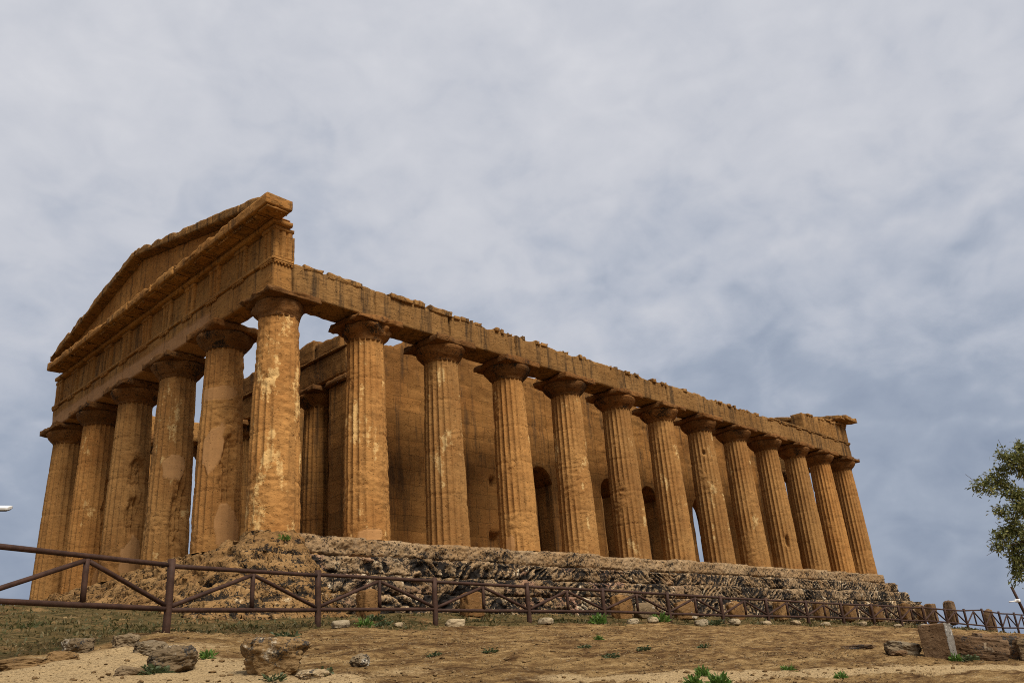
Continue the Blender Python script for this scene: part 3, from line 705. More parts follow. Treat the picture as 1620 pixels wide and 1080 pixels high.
vg = nt.nodes.new('ShaderNodeTexVoronoi'); vg.inputs['Scale'].default_value = 13; L(VSCALE(p, (1, 1, 1)), vg.inputs['Vector'])
sv = nt.nodes.new('ShaderNodeSeparateColor'); L(vg.outputs['Color'], sv.inputs[0])
pm = M('MULTIPLY', M('MULTIPLY', M('SUBTRACT', 1.0, M('MULTIPLY', w[1], .9), True), .8), M('MULTIPLY', RAMP(vg.outputs['Distance'], [(.25, 1.), (.45, 0.)]), RAMP(NOISE(p, 1.7, 5, .65), [(.42, 0.), (.58, 1.)])))
c = MIX(M('MULTIPLY', pm, RAMP(sv.outputs[0], [(.55, 0.), (.62, .75)])), c, MIX(sv.outputs[1], (.14, .085, .04), (.48, .37, .22)))
c = MIX(M('MULTIPLY', RAMP(n3, [(.50, 0.), (.62, 1.)]), .6), c, (.085, .047, .020))
c = MIX(M('MULTIPLY', RAMP(n3, [(.30, 1.), (.40, 0.)]), .35), c, (.36, .26, .15))
gcol = MIX(RAMP(n2, [(.38, 0.), (.62, 1.)]), (.055, .046, .018), (.175, .118, .048))
c = MIX(RAMP(M('ADD', w[0], M('MULTIPLY', M('SUBTRACT', n2, .5), 1.2)), [(.32, 0.), (.62, 1.)]), c, gcol)
L(c, b.inputs['Base Color'])
nn = BUMP(M('ADD', n2, M('MULTIPLY', n3, .6)), 1.0, .10); L(nn, b.inputs['Normal'])
M_EAR = m
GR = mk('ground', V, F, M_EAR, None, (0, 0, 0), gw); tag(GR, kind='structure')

# ------------------------------------------------------------------ rail fence
m, b = newmat('stained_wood'); p = POS()
n1 = NOISE(VSCALE(p, (1, 1, 1)), 6, 6, .7); n2 = NOISE(p, 40, 4, .6)
c = MIX(RAMP(n1, [(.35, 0.), (.65, 1.)]), (.032, .015, .009), (.055, .026, .016))
c = MIX(M('MULTIPLY', RAMP(n2, [(.55, 0.), (.7, 1.)]), .4), c, (.03, .016, .012)); L(c, b.inputs['Base Color'])
b.inputs['Roughness'].default_value = .7; b.inputs['Specular IOR Level'].default_value = .2
L(BUMP(n2, .3, .01), b.inputs['Normal']); M_WOOD = m
PY = -4.42
posts = [(-8.4, -7.15, -2.72, 1.1), (-5.33, -5.9, -2.69, 1.10), (-1.55, PY, -2.56, 1.10), (1.56, PY, -2.54, 1.01), (4.69, PY, -2.56, .97), (7.77, PY, -2.58, .92), (10.97, PY, -2.64, .92), (14.05, PY, -2.71, .91), (17.12, PY, -2.75, .90), (20.24, PY, -2.79, .87), (23.38, PY, -2.85, .87), (26.47, PY, -2.92, .89), (29.57, PY, -3.03, .94), (32.65, PY, -3.10, .98), (35.75, PY, -3.20, .98), (38.8, PY, -3.38, 1.12), (41.9, PY, -3.60, 1.36), (45.0, PY, -3.70, 1.30), (48.1, PY, -3.75, 1.28), (51.2, PY, -3.85, 1.28)]
FEN = empty('rail_fence', posts[2][:3])
tag(FEN, 'dark red-brown round-log rail fence with diagonal braces running in front of the temple steps', 'fence')
def wpart(name, ps, par=FEN): 
    V, F = join(ps); o = mk(name, V, F, M_WOOD, par, WLOC[par.name]); return o
for k, (x, y, z, h) in enumerate(posts):
    lean = rng.uniform(-.015, .015)
    wpart('post', [tube((x, y, z-.25), (x+lean, y, z+h), .062, .060, 14, 4, .006, k)])
for k in range(len(posts)-1):
    A_ = np.array(posts[k]); B_ = np.array(posts[k+1]); a0, b0 = A_[:3]+rng.normal(0, .010, 3), B_[:3]+rng.normal(0, .010, 3)
    d_ = (b0-a0); L_ = np.linalg.norm(d_); e = d_/L_*.07
    tA, tB = a0+np.array([0, 0, A_[3]*.915]), b0+np.array([0, 0, B_[3]*.915])
    lA, lB = a0+np.array([0, 0, A_[3]*.30]), b0+np.array([0, 0, B_[3]*.30])
    wpart('top_rail', [tube(tA+e*.9, tB-e*.9, .039, .038, 12, 5, .008, 20+k)])
    wpart('bottom_rail', [tube(lA+e*.9, lB-e*.9, .039, .040, 12, 5, .008, 40+k)])
    mT, mL = (tA+tB)/2, (lA+lB)/2
    wpart('strut', [tube(mL+np.array([0, 0, .042]), mT-np.array([0, 0, .042]), .041, .041, 12, 3, .004, 60+k)])
    for P_, s_ in ((lA, 1), (lB, -1)):
        wpart('brace', [tube(P_+e*s_*.9+np.array([0, 0, .06]), mT-e*s_*.7-np.array([0, 0, .075]), .036, .036, 10, 4, .005, 80+k)])

# ------------------------------------------------------------------ rocks
def rock_mat(name, a, b_, dk, pl=(.52, .44, .32), bk=(.05, .045, .04), **kw): return stone(name, a, b_, dk, pale=pl, black=bk, **kw)
M_RKA = rock_mat('tan_rock', (.26, .165, .075), (.19, .112, .048), (.065, .036, .016), strata=.6, pits=.5, bump=1.0, zs=2.6)
M_RKG = rock_mat('grey_rock', (.24, .18, .11), (.165, .112, .060), (.06, .038, .02), pl=(.50, .45, .36), strata=.5, pits=.6, bump=1.0, zs=2)
M_RKB = rock_mat('red_brown_block', (.20, .125, .068), (.15, .086, .043), (.06, .034, .018), pl=(.40, .30, .19), strata=.35, pits=.7, bump=1.0, zs=1.5)
M_RKO = rock_mat('ochre_block', (.215, .122, .050), (.16, .082, .031), (.075, .038, .016), strata=.4, pits=.5, bump=.9, zs=1.5)
M_RKW = rock_mat('pale_stone', (.38, .30, .19), (.31, .23, .135), (.15, .10, .055), strata=.3, pits=.4, bump=.8, zs=1.5)
M_GREY = rock_mat('grey_weathered_face', (.25, .235, .21), (.19, .17, .145), (.08, .065, .05), pl=(.45, .43, .39), strata=.3, pits=.6, bump=.9, zs=.6)
def rock(name, c, size, mat, label, cat, rz=0, tilt=0, roundness=.5, amp=.12, seed=0, group=None, n=38, taper=0, wb=.15, wg=.1, strata=1., sink=.1, pw=None):
    T, F = lattice((n, n, n)); q = T*2-1
    sph = q/np.linalg.norm(q, axis=1)[:, None]
    cub = np.sign(q)*np.abs(q)**1.0
    V = cub*(1-roundness)+sph*roundness*1.12
    nr = V/np.linalg.norm(V, axis=1)[:, None]
    sd = seed*13.7
    V = V*(1+amp*2.0*fbm(V*.9+sd, 3, seed)[:, None])
    V = V-nr*(amp*.8*np.abs(fbm(V*np.array([1.4, 1.4, 1.4+2.6*strata])+sd, 4, seed+1, .6)))[:, None]
    V = V+nr*(amp*.45*fbm(V*5+sd, 4, seed+2, .65)-amp*.5*np.abs(fbm(V*2.6+sd+5, 3, seed+4)))[:, None]
    V[:, 0] *= 1+taper*V[:, 2]; V[:, 1] *= 1+taper*V[:, 2]; V[:, 0] += .6*taper*np.maximum(V[:, 2], 0)**2
    s = np.array(size)/2; V = V*s
    ct, st_ = math.cos(tilt), math.sin(tilt)
    V = np.stack([V[:, 0]*ct+V[:, 2]*st_, V[:, 1], -V[:, 0]*st_+V[:, 2]*ct], 1)
    cz, sz_ = math.cos(rz), math.sin(rz)
    V = np.stack([V[:, 0]*cz-V[:, 1]*sz_, V[:, 0]*sz_+V[:, 1]*cz, V[:, 2]], 1)
    zg = float(gz(c[0], c[1])[0]) if len(c) == 2 else c[2]
    base = (c[0], c[1], zg)
    V = V+np.array([c[0], c[1], zg+size[2]*(.5-sink)])
    we = np.zeros((len(V), 3)); we[:, 2] = np.clip(wb+.8*fbm(V*3, 4, seed+7), 0, .9); we[:, 1] = np.clip(wg+.9*fbm(V*2.3, 4, seed+9), 0, .9)
    o = mk(name, V, F, mat, None, base, we); tag(o, label, cat, group); return o
YR = math.radians(-45)     # turns a rock's long side across the view
YL = -.54                  # long side across the view at the left, the right
YR = -1.2
rock('boulder', (-5.74, -9.72), (.66, .5, .44), M_RKA, 'squarish layered tan boulder with a dark undercut, largest rock at the bottom left foreground', 'boulder', YL+.15, .14, .50, .21, 3, wb=.26, wg=.2, strata=1.0, sink=.10, taper=.24)
rock('rock', (-6.46, -8.58), (.50, .45, .31), M_RKG, 'hump-backed grey-brown rock lying half buried below the first fence post', 'rock', YL, -.10, .6, .22, 4, strata=.5, sink=.16)
rock('rock', (-7.0, -8.62), (.34, .3, .17), M_RKG, 'low flat tan rock beside the dark green plant under the hump-backed rock', 'rock', YL+.4, .05, .7, .2, 5, strata=.4, sink=.3)
rock('rock', (-6.25, -6.6), (.32, .32, .22), M_RKG, 'small grey rock in the cluster between the grass bank and the pale sand', 'rock', YL,   .05, .6, .28, 6, strata=.1, sink=.3)
rock('rock', (-6.85, -6.55), (.38, .34, .26), M_RKG, 'rough grey rock with white lichen at the edge of the pale sand', 'rock', YL, -.05, .6, .28, 16, wg=.35, strata=.1, sink=.3)
rock('rock', (-7.35, -7.35), (.36, .30, .22), M_RKA, 'lumpy tan rock rising from the pale sand at far left', 'rock', YL+.5, .0, .7, .26, 7, strata=.0, sink=.35)
rock('rock', (-7.8, -7.35), (.70, .4, .17), M_RKA, 'thin flat rock nearly flush with the sand at the left', 'rock', YL+.3, .0, .75, .26, 17, strata=.0, sink=.4)
rock('rock', (-6.2, -7.35), (.42, .4, .22), M_RKG, 'flat grey-brown stone half sunk in the bare earth behind the hump-backed rock', 'rock', YL, .0, .7, .2, 18, strata=.4, sink=.35)
rock('rock', (-4.50, -9.80), (.26, .2, .17), M_RKG, 'small rounded stone lying alone right of the layered boulder', 'rock', .3, 0, .7, .2, 8, wg=.3)
rock('rock', (-5.45, -10.15), (.36, .26, .12), M_RKW, 'pale flat stone at the foot of the layered boulder', 'rock', YL, 0, .7, .18, 19, sink=.3)
# fallen blocks at the right
B1 = rock('stone_block', (6.45, -13.42), (.46, .50, .66), M_RKB, 'tall squared brown stone block with one pale grey weathered face, among fallen blocks at right', 'stone block', .05, .0, .10, .05, 21, sink=.08, wb=.15, n=36)
# its grey weathered side
b_me = B1.data; b_me.materials.append(M_GREY)
ax = np.array([math.sin(.05), -math.cos(.05), 0])
mi = np.zeros(len(b_me.polygons), np.int32)
nrm = np.zeros(len(b_me.polygons)*3, np.float32); b_me.polygons.foreach_get('normal', nrm); cen = np.zeros_like(nrm); b_me.polygons.foreach_get('center', cen)
cen = cen.reshape(-1, 3)@ax; mi[(nrm.reshape(-1, 3)@ax > .5) | (cen > .235)] = 1; b_me.polygons.foreach_set('material_index', mi)
rock('stone_block', (7.35, -13.85), (.98, .6, .46), M_RKB, 'long fallen brown block with a rounded lower end, lying just right of the squared block', 'stone block', YR, .20, .30, .10, 22, sink=.10, wb=.28)
rock('stone_block', (8.75, -13.95), (1.15, .5, .46), M_RKB, 'long dark fallen block behind the rounded-end block, near the right edge', 'stone block', YR, .20, .28, .12, 23, sink=.08, wb=.4)
rock('stone_block', (8.75, -14.45), (.6, .5, .48), M_RKG, 'grey-brown block cut by the right edge of the picture', 'stone block', YR, .0, .3, .1, 24, sink=.12, wb=.2)
rock('rock', (6.35, -12.75), (.62, .45, .26), M_RKG, 'low broken rock with white lichen left of the squared block', 'rock', YR+.2, .18, .55, .2, 25, wg=.3)
rock('rock', (7.0, -11.6), (.62, .3, .10), M_RKB, 'thin dark slab of rock lying flat in the bare earth', 'rock', YR, .03, .6, .2, 26, wb=.4)
rock('rock', (5.6, -12.95), (.30, .26, .10), M_RKB, 'small dark rock in the earth below the low broken rock', 'rock', YR, 0, .6, .2, 27)
# props of ochre stone standing at the foot of the steps
prop = [(.75, .52, .62, -2.22, .12, 'upright ochre block standing against the steps between the second and third full fence posts', 31),
        (4.05, .66, .58, -2.20, .12, 'square brown block at the foot of the steps left of the fourth fence post', 32),
        (10.45, .85, .70, -2.33, .3, 'ochre block leaning on the steps behind the fence, darker of an adjoining pair', 33),
        (11.62, 1.05, .48, -2.33, .6, 'rounded tan boulder touching the ochre block behind the fence', 34),
        (14.1, 1.25, .56, -2.36, .35, 'broad ochre block behind the fence, third from the tan boulder side', 35),
        (17.5, 1.25, .64, -2.42, .3, 'ochre block with a flat top against the lowest step near mid fence', 36),
        (20.9, 1.25, .68, -2.44, .15, 'square brown block with a dark top rim against the lowest step', 37),
        (24.5, 1.5, .68, -2.48, .25, 'wide brown block low against the steps in the right half of the temple', 38),
        (27.4, 1.3, .66, -2.55, .25, 'ochre block half hidden by the braces toward the far end of the steps', 39),
        (30.6, 1.4, .70, -2.58, .25, 'worn brown block before the last stretch of steps', 40),
        (34.4, 1.6, .84, -2.62, .2, 'large brown block at the far right end of the steps', 41),
        (36.3, 1.0, .74, -2.64, .2, 'narrow brown block beside the large block at the end of the steps', 42)]
for (x, wd, h, z, rd, lb, sd) in prop:
    rock('stone_block', (x, -3.02+rng.uniform(-.06, .06), z-.1), (wd*.92*(1-.42*float(ss(8, 24, x))), .38, h+.06), M_RKO if sd not in (34,) else M_RKG, lb, 'stone block', rng.uniform(-.06, .06), 0, rd+.12, .11, sd, group='blocks at the foot of the steps', n=18, sink=.02, wb=.1, strata=.5)
rock('standing_stone', (38.1, -3.0, -2.85), (.62, .42, 1.02), M_RKB, 'short brown standing stone just beyond the temple steps', 'standing stone', 0, 0, .2, .07, 51, sink=.02, n=18)
rock('standing_stone', (41.2, -3.0, -2.95), (.72, .50, 1.30), M_RKB, 'round-topped brown standing stone rising above the fence at right', 'standing stone', 0, 0, .42, .08, 52, sink=.02, n=18)
rock('standing_stone', (48.2, -3.0, -3.85), (.72, .50, 1.72), M_RKB, 'farthest brown standing stone, at the right end of the fence', 'standing stone', .2, 0, .3, .08, 53, sink=.02, n=18)
rock('rock', (-7.9, 1.2), (1.25, .9, .80), M_RKG, 'large grey rock behind the fence at the left edge of the picture', 'rock', -.6, .1, .45, .16, 54, wg=.3, wb=.3)
# pale stones along the fence foot
where = ['beside the second fence post', 'under the second fence span', 'at the foot of the third post', 'at the foot of the fourth post', 'below the fifth fence span', 'right of the sixth post', 'below the seventh span', 'at the seventh post', 'right of the eighth post', 'below the ninth span', 'near the tenth post', 'right of the eleventh post', 'below the twelfth span', 'near the thirteenth post']
fx_ = [-1.3, .15, 1.75, 4.8, 8.6, 9.7, 12.1, 14.3, 16.4, 18.6, 21.0, 24.2, 27.8, 31.4]
for k, (x, wv) in enumerate(zip(fx_, where)):
    s_ = rng.uniform(.16, .32)*(1+.012*x)
    rock('stone', (x, -4.75+rng.uniform(-.12, .1)), (s_*1.3, s_, s_*.62), M_RKW, 'small pale stone '+wv, 'stone', rng.uniform(0, 3), 0, .65, .16, 60+k, group='pale stones along the fence', n=10)

# ------------------------------------------------------------------ foliage
def leafmat(name, a, b_, c3):
    m, bs = newmat(name)
    at = nt.nodes.new('ShaderNodeAttribute'); at.attribute_name = 'wear_tint'
    s = nt.nodes.new('ShaderNodeSeparateColor'); L(at.outputs['Color'], s.inputs[0])
    c = MIX(s.outputs[0], a, b_); c = MIX(s.outputs[1], c, c3); L(c, bs.inputs['Base Color'])
    bs.inputs['Roughness'].default_value = .6; bs.inputs['Specular IOR Level'].default_value = .3
    tr = nt.nodes.new('ShaderNodeBsdfTranslucent'); L(c, tr.inputs['Color'])
    mx = nt.nodes.new('ShaderNodeMixShader'); mx.inputs[0].default_value = .3
    L(bs.outputs[0], mx.inputs[1]); L(tr.outputs[0], mx.inputs[2])
    out = [n for n in nt.nodes if n.type == 'OUTPUT_MATERIAL'][0]; L(mx.outputs[0], out.inputs[0])
    return m
M_WEED = leafmat('weed_leaf', (.075, .15, .022), (.125, .21, .032), (.06, .10, .025))
M_DKW = leafmat('dark_weed_leaf', (.045, .075, .030), (.07, .095, .036), (.085, .075, .03))
M_GRS = leafmat('grass_blade', (.048, .056, .016), (.085, .082, .025), (.19, .125, .05))
M_LEAF = leafmat('tree_leaf', (.080, .092, .028), (.165, .172, .048), (.38, .35, .12))
def leaves(C, D, Ln, Wd, rg, droop=.25):
    """diamond leaves: base C, direction D, length, width"""
    n = len(C); D = D/np.linalg.norm(D, axis=1)[:, None]
    r = rg.normal(size=(n, 3)); Sd = np.cross(D, r); Sd /= np.maximum(np.linalg.norm(Sd, axis=1), 1e-6)[:, None]
    mid = C+D*(Ln*.5)[:, None]; tip = C+D*Ln[:, None]; tip[:, 2] -= Ln*droop
    V = np.stack([C, mid+Sd*(Wd/2)[:, None], tip, mid-Sd*(Wd/2)[:, None]], 1).reshape(-1, 3)
    F = np.arange(n*4).reshape(-1, 4); return V, F
def weed(x, y, size, mat, label, seed, group='weeds', n=120):
    rg = np.random.default_rng(seed); z = float(gz(x, y)[0])
    a = rg.uniform(0, 2*math.pi, n); el = rg.uniform(.15, 1.35, n)*(.62 if mat is M_DKW else 1); dk_ = mat is M_DKW; rad = rg.uniform(0, .62 if dk_ else .45, n)*size
    C = np.stack([x+np.cos(a)*rad, y+np.sin(a)*rad, z+rg.uniform(0, .45, n)*size*np.sin(el)], 1)
    D = np.stack([np.cos(a)*np.cos(el), np.sin(a)*np.cos(el), np.sin(el)], 1)
    V, F = leaves(C, D, rg.uniform(.3, .65, n)*size*(.55 if dk_ else 1), rg.uniform(.10, .2, n)*size, rg, .15)
    t = np.repeat(rg.random((n, 2)), 4, 0)*np.array([1, .6]); we = np.concatenate([t, np.zeros((len(V), 1))], 1)
    o = mk('weed', V, F, mat, None, (x, y, z), we, smooth=False); tag(o, label, 'weed', group); return o
weed(-1.15, -12.85, .17, M_WEED, 'bright green leafy weed, taller one above the pair at the bottom right of centre', 1)
weed(-1.86, -13.15, .18, M_WEED, 'bright green weed cut by the bottom edge, left one of the low pair', 2)
weed(-1.58, -13.35, .24, M_WEED, 'bright green spreading weed cut by the bottom edge, right one of the low pair', 3, n=130)
weed(.98, -13.0, .17, M_WEED, 'single bright green weed just above the pale footpath', 4)
weed(.40, -14.05, .13, M_WEED, 'small green weed below the pale footpath at right', 5)
weed(6.25, -13.95, .26, M_DKW, 'dark green weed at the foot of the squared block with the grey face', 6)
weed(6.0, -13.8, .18, M_WEED, 'low green weed just left of the grey block face', 26)
weed(-6.78, -8.82, .26, M_DKW, 'dark green leafy weed spreading under the hump-backed rock', 7, n=160)
weed(-5.75, -8.1, .18, M_WEED, 'small bright weed right of the hump-backed rock', 8)
weed(-5.35, -10.15, .24, M_DKW, 'dark green weed creeping at the base of the layered boulder', 9, n=160)
weed(-6.05, -10.25, .2, M_DKW, 'dark green weed at the lower left of the layered boulder', 10)
weed(-3.2, -5.9, .34, M_DKW, 'flat dark green weed in the bare earth below the second fence span', 11, n=150)
weed(-2.7, -9.2, .16, M_DKW, 'grey-green mat of weed in the bare earth left of centre', 12)
weed(-1.9, -9.6, .18, M_DKW, 'thin green mat of weed in the bare earth near centre', 13)
weed(.4, -9.6, .16, M_DKW, 'small dark weed in the bare earth right of centre', 14)
weed(1.3, -10.2, .18, M_DKW, 'dark weed in the middle of the bare slope', 15)
weed(-.7, -11.0, .18, M_DKW, 'blue-green weed low on the bare slope near centre', 16)
weed(3.1, -10.3, .18, M_DKW, 'blue-green weed on the bare slope toward the right', 17)
weed(2.6, -8.2, .15, M_WEED, 'yellow-green weed on the slope below the fence', 18)
weed(-.6, -4.7, .26, M_WEED, 'bright weed in the grass right of the second full fence post', 19)
weed(-.15, -4.75, .26, M_DKW, 'dark green weed beside the bright weed under the fence', 20)
weed(7.1, -4.7, .38, M_WEED, 'bright weed under the fence left of the fifth full post', 21)
weed(10.1, -4.65, .42, M_WEED, 'tall bright weed under the fence right of the fifth full post', 22)
weed(13.1, -4.65, .40, M_DKW, 'dark weed under the fence left of the seventh full post', 23)
weed(.55, -3.5, .34, M_DKW, 'dark green weed at the foot of the upright ochre block', 24)
w_ = weed(-.35, -1.15, .22, M_WEED, 'small green weed growing in a crack of the worn corner rock', 25); w_.location.z = -.30
# grass bank under the fence
rg = np.random.default_rng(55); n = 90000
gxs = np.where(rg.random(n) < .55, rg.uniform(-12, 8, n), rg.uniform(8, 46, n)); gys = rg.uniform(-6.8, -2.55, n)
m2 = rg.random(n) < .35; gxs = np.where(m2, rg.uniform(-14, -2.2, n), gxs); gys = np.where(m2, -5+14*rg.random(n)**1.3, gys)
led = np.where(gxs < -3, -5.0-.30*(-3-gxs), -4.95)
den = fbm(np.stack([gxs*.9, gys*1.3, 0*gxs], 1), 4, 150)
kp = (rg.random(n) < ss(-.3, .2, gys-led+.9*den)*(.06+1.5*np.maximum(0, den+.02)))
gxs, gys, den = gxs[kp], gys[kp], den[kp]; n = len(gxs)
C = np.stack([gxs, gys, gz(gxs, gys)-.01], 1); a = rg.uniform(0, 6.28, n); el = rg.uniform(.35, 1.4, n)
D = np.stack([np.cos(a)*np.cos(el), np.sin(a)*np.cos(el), np.sin(el)], 1)
ln = rg.uniform(.04, .13, n)*(1+.9*np.maximum(0, den))*(1+.02*np.maximum(gxs, 0))
V, F = leaves(C, D, ln, ln*.22+.008, rg, .2)
t0 = np.clip(.5+fbm(np.stack([gxs*.7, gys, 0*gxs], 1), 3, 151), 0, 1)
we = np.repeat(np.stack([rg.random(n), np.clip(rg.random(n)*1.3*t0, 0, 1), 0*ln], 1), 4, 0)
go = mk('grass', V, F, M_GRS, None, (0, 0, 0), we, smooth=False); tag(go, 'short dull green and straw-brown grass on the bank under the fence', 'grass', kind='stuff')
rg = np.random.default_rng(56); n = 70000
gxs = np.where(rg.random(n) < .6, rg.uniform(-9, 6, n), rg.uniform(6, 34, n)); gys = rg.uniform(-14.8, -4.6, n)
den = fbm(np.stack([gxs*.55, gys*1.5, 0*gxs], 1), 4, 144)
yq = np.interp(gxs, [-30, -6, -1.8, 1.0, 3, 5, 9, 40], [-8.5, -10.6, -12.75, -13.5, -14.1, -15.0, -17, -30])
kp = (rg.random(n) < ss(-.05, .35, den)*.75+.05) & (np.abs(gys-yq) > .35) & ~((gxs < -5) & (gys < -6.6) & (rg.random(n) < .85))
gxs, gys = gxs[kp], gys[kp]; n = len(gxs)
C = np.stack([gxs, gys, gz(gxs, gys)-.004], 1); a = rg.uniform(0, 6.28, n); el = rg.uniform(.05, 1.0, n)
D = np.stack([np.cos(a)*np.cos(el), np.sin(a)*np.cos(el), np.sin(el)], 1); ln = rg.uniform(.02, .065, n)*(1+.02*np.maximum(gxs, 0))
V, F = leaves(C, D, ln, ln*.16+.006, rg, .15)
we = np.repeat(np.stack([rg.random(n), rg.random(n), 0*ln], 1), 4, 0)
M_STRAW = leafmat('dry_straw', (.085, .048, .022), (.17, .105, .045), (.34, .24, .115))
so_ = mk('dry_grass', V, F, M_STRAW, None, (0, 0, 0), we, smooth=False); tag(so_, 'trodden straw-coloured dry grass and litter over the bare earth slope', 'dry grass', kind='stuff')
# pebbles and crumbs of stone on the bare slope
n = 9000; px = np.where(rg.random(n) < .7, rg.uniform(-10, 5, n), rg.uniform(5, 25, n)); py = rg.uniform(-14.5, -4.8, n); sz = .007+.034*rg.random(n)**6
T, F8 = lattice((2, 2, 2)); q = T*2-1; q = q/np.linalg.norm(q, axis=1)[:, None]
V = (q[None]*(sz[:, None, None]*rg.uniform(.6, 1.3, (n, 1, 3)))*np.array([1, 1, .6])+rg.normal(0, .12, (n, len(q), 3))*sz[:, None, None]+np.stack([px, py, gz(px, py)+sz*.2], 1)[:, None]).reshape(-1, 3)
F = (F8[None]+(np.arange(n)*len(q))[:, None, None]).reshape(-1, 4)
po = mk('pebbles', V, F, M_RKA, None, (0, 0, 0), np.zeros((len(V), 3))); tag(po, 'loose small stones scattered over the bare earth slope', 'pebbles', kind='stuff')

# ------------------------------------------------------------------ tree at the right edge
m, b = newmat('bark'); p = POS(); c = MIX(NOISE(VSCALE(p, (1, 1, .3)), 14, 6, .7), (.05, .038, .028), (.16, .125, .095)); L(c, b.inputs['Base Color']); L(BUMP(NOISE(VSCALE(p, (1, 1, .3)), 14, 6, .7), .8, .04), b.inputs['Normal']); M_BARK = m
def at(px, py, dep): return CAM+dep*(fw+rt*(px-810)/1321.996-up*(py-540)/1321.996)
tb = np.array([13.6, -17.9]); tbase = np.array([tb[0], tb[1], float(gz(tb[0], tb[1])[0])])
TREE = empty('almond_tree', tbase); tag(TREE, 'olive-green leafy tree whose ragged branches reach in from the right edge', 'tree')
limbs = []
def limb(pts, r0_, r1_):
    pts = [np.array(q, float) for q in pts]
    for i in range(len(pts)-1):
        t0, t1 = i/(len(pts)-1), (i+1)/(len(pts)-1)
        limbs.append(tube(pts[i], pts[i+1], r0_+(r1_-r0_)*t0, r0_+(r1_-r0_)*t1, 7, 1, 0, 0, False))
fork = tbase+np.array([-.1, .15, 1.5])
V, F = join([tube(tbase-np.array([0, 0, .3]), tbase+np.array([-.08, .05, .7]), .20, .15, 12, 3, .03, 3, False), tube(tbase+np.array([-.08, .05, .7]), fork, .15, .12, 12, 3, .02, 4, False)])
mk('trunk', V, F, M_BARK, TREE, tuple(tbase))
# branch tips (metres, world) on the side that leans toward the temple, then the rest of the crown
tips = [(10.62, -13.75, -.37), (10.82, -13.95, -.26), (11.0, -14.1, -.14), (11.15, -14.25, -.05), (10.95, -14.4, .28), (11.05, -14.5, .12), (11.2, -14.7, .22), (11.35, -14.75, .48), (11.2, -14.2, -.28), (11.1, -14.3, -.58), (11.3, -14.45, -.62), (11.15, -14.4, -.92), (10.98, -14.0, -1.0), (11.1, -14.2, -1.18), (11.35, -14.4, -1.0), (10.95, -13.85, -1.52), (11.1, -14.0, -1.5), (10.93, -13.75, -1.78), (11.25, -14.1, -1.42), (11.4, -14.2, -1.5), (11.4, -14.0, -1.85), (11.35, -13.95, -2.08), (11.5, -13.9, -2.3), (11.55, -14.1, -2.2), (11.45, -13.85, -2.5), (11.5, -14.6, -.1), (11.5, -14.75, .2), (11.5, -14.4, -.85), (11.45, -14.2, -1.75)]
rg = np.random.default_rng(12)
tips = [np.array(q) for q in tips]
cc = tbase+np.array([.0, .3, 3.2])
for _ in range(150):
    d_ = rg.normal(size=3); d_ /= np.linalg.norm(d_); d_[2] *= .75
    q = cc+d_*np.array([2.3, 2.1, 1.9])*rg.uniform(.55, 1.0)
    if (q-CAM)@rt/((q-CAM)@fw)*1321.996+810 > 1640: tips.append(q)
mains = [np.array(q) for q in [(11.9, -15.0, .1), (11.8, -14.7, -.9), (11.75, -14.5, -1.6), (12.0, -15.6, 1.0), (13.0, -17.0, 2.2), (14.8, -18.3, 1.2), (14.5, -17.0, 1.0), (13.2, -19.2, 1.3), (12.4, -17.0, .3)]]
for q in mains:
    mid = fork*.5+q*.5+rg.normal(0, .12, 3); limb([fork, mid, q], .075, .032)
LC, LD = [], []
for q in tips:
    a = min(mains+[fork], key=lambda s_: np.linalg.norm(s_-q)); mid = (a+q)/2+rg.normal(0, .07, 3)
    limb([a, mid, q], .020, .007)
    nl = 215
    for _ in range(3):
        e_ = q+rg.normal(0, .14, 3); limb([q*.7+mid*.3, e_], .007, .004)
    t = rg.random((nl, 1))**.6
    LC.append(mid+(q-mid)*(.35+.65*t)+rg.normal(0, .075, (nl, 3))); LD.append((q-mid)/np.linalg.norm(q-mid)*.6+rg.normal(0, .8, (nl, 3))+np.array([0, 0, .25]))
V, F = join(limbs); mk('limbs', V, F, M_BARK, TREE, tuple(tbase))
LC = np.concatenate(LC); LD = np.concatenate(LD); n = len(LC); ln = rg.uniform(.075, .135, n)
V, F = leaves(LC, LD, ln, ln*.34, rg, .2)
we = np.repeat(np.stack([rg.random(n), (rg.random(n) > .72)*rg.random(n), 0*ln], 1), 4, 0)
mk('crown', V, F, M_LEAF, TREE, tuple(tbase), we, smooth=False)
# dense shrub behind the far end of the fence
sb = np.array([48.7, -6.7]); sz0 = float(gz(*sb)[0]); n = 5200; d_ = rg.normal(size=(n, 3)); d_ /= np.linalg.norm(d_, axis=1)[:, None]
rr = (rg.random(n)**.4)*(1+.45*fbm(d_*2, 3, 160)); C = np.array([sb[0], sb[1], sz0+.75])+d_*rr[:, None]*np.array([1.5, 1.2, .95])
V, F = leaves(C, d_+rg.normal(0, .6, (n, 3)), rg.uniform(.08, .2, n), rg.uniform(.05, .09, n), rg)
we = np.repeat(np.stack([rg.random(n), .4*rg.random(n)**2, np.zeros(n)], 1), 4, 0)
SH = empty('shrub', (sb[0], sb[1], sz0)); tag(SH, 'dense dark green shrub behind the far right end of the fence', 'shrub')
mk('foliage', V, F, M_DKW, SH, (sb[0], sb[1], sz0), we, smooth=False)
st_ = [tube((sb[0], sb[1], sz0-.1), (sb[0]+rg.uniform(-.7, .7), sb[1]+rg.uniform(-.5, .5), sz0+.9), .03, .012, 6) for _ in range(7)]
V, F = join(st_); mk('stems', V, F, M_BARK, SH, (sb[0], sb[1], sz0))

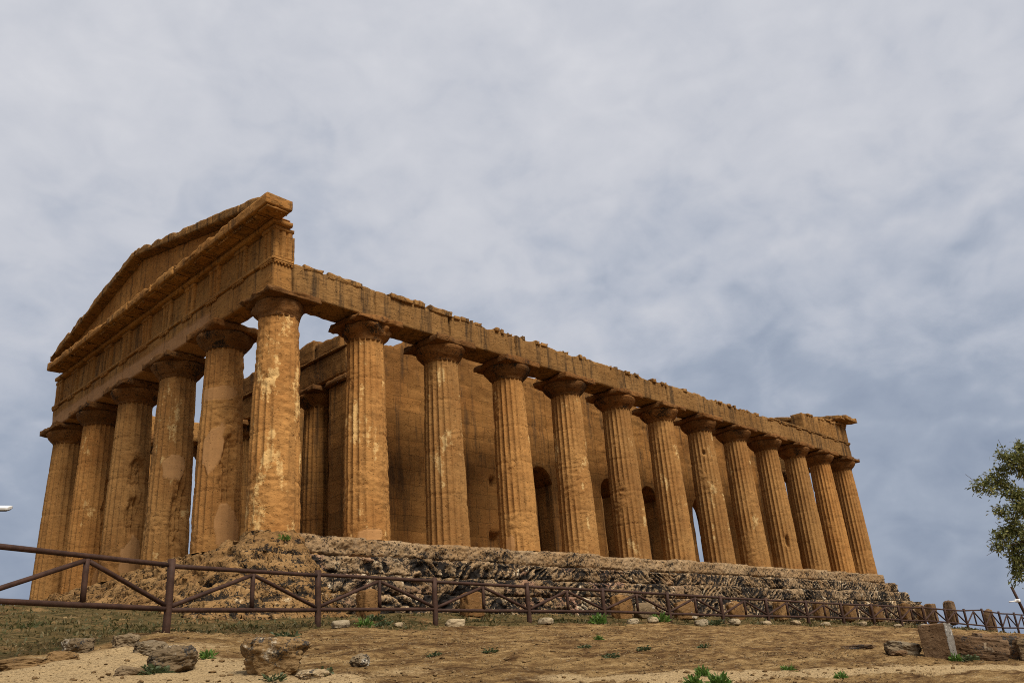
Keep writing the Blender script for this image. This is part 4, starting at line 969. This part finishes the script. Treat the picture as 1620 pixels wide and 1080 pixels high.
# ------------------------------------------------------------------ lamps
def plain(name, col, rough=.5, metal=0.0):
    m, b = newmat(name); p = POS(); c = MIX(NOISE(p, 12, 5, .6), col, tuple(x*.82 for x in col)); L(c, b.inputs['Base Color']); b.inputs['Roughness'].default_value = rough; b.inputs['Metallic'].default_value = metal; return m
M_WHT = plain('white_enamel', (.78, .77, .74), .4); M_DKM = plain('dark_metal', (.06, .045, .04), .5); M_GLS = plain('lamp_glass', (.10, .085, .07), .15); M_STL = plain('galvanised_steel', (.35, .35, .35), .45, .6)
tipw = at(16, 804, 22.0); inn = tipw-rt*.75+up*.03
pb = inn-rt*.9; pbz = float(gz(pb[0], pb[1])[0])
LAMP = empty('street_lamp', (pb[0], pb[1], pbz)); tag(LAMP, 'white street lamp head poking in at the left edge of the picture', 'street lamp')
lb = (pb[0], pb[1], pbz)
V, F = join([tube((pb[0], pb[1], pbz-.2), (pb[0], pb[1], pb[2]-.1), .06, .045, 12, 2), tube((pb[0], pb[1], pb[2]-.1), inn-up*.02, .035, .03, 10)])
mk('pole', V, F, M_STL, LAMP, lb)
T, Fh = lattice((10, 6, 4)); q = T*2-1
tap = np.where(q[:, 0] < 0, 1+.25*q[:, 0], 1.0); rd = 1-.10*(np.abs(q[:, 0])**6)
ctr = (tipw+inn)/2; dp = np.cross(rt, up)
V = ctr+rt*(q[:, :1]*.37)+dp*(q[:, 1:2]*.13*(tap*rd)[:, None])+up*(q[:, 2:]*.055*(tap*rd*(1-.35*q[:, 1]**2))[:, None])
mk('lamp_head', V, Fh, M_WHT, LAMP, lb)
V = ctr+rt*(.05+q[:, :1]*.28)+dp*(q[:, 1:2]*.10)-up*.06+up*(q[:, 2:]*.012); mk('lamp_lens', V, Fh, M_GLS, LAMP, lb)
# tilted floodlight mast by the far end of the fence
mb = np.array([45.25, -6.0]); mz = float(gz(*mb)[0]); mt = np.array([44.65, -5.55, mz+2.75])
MAST = empty('floodlight_mast', (mb[0], mb[1], mz)); tag(MAST, 'leaning dark pole carrying a white floodlight at the right end of the fence', 'floodlight')
ml = (mb[0], mb[1], mz)
V, F = tube((mb[0], mb[1], mz-.3), mt, .09, .075, 10, 3); mk('pole', V, F, M_WOOD, MAST, ml)
hp = np.array([44.9, -5.72, mz+1.95])
V, F, _ = ebox(hp+np.array([-.34, -.06, -.08]), hp+np.array([-.06, .20, .10]), .06, 0, .02, 1); mk('floodlight', V, F, M_WHT, MAST, ml)
V, F = tube(hp+np.array([-.62, .42, -.02]), hp+np.array([-.30, .10, 0]), .035, .035, 8); mk('bracket', V, F, M_WHT, MAST, ml)
V, F, _ = ebox((mb[0]-.35, mb[1]-.75, mz+.15), (mb[0]+.05, mb[1]-.35, mz+.75), .08, .0, .05, 2)
JB = mk('junction_box', V, F, M_WHT, None, (mb[0]-.15, mb[1]-.55, mz)); tag(JB, 'white box on the ground beside the leaning floodlight pole', 'box')
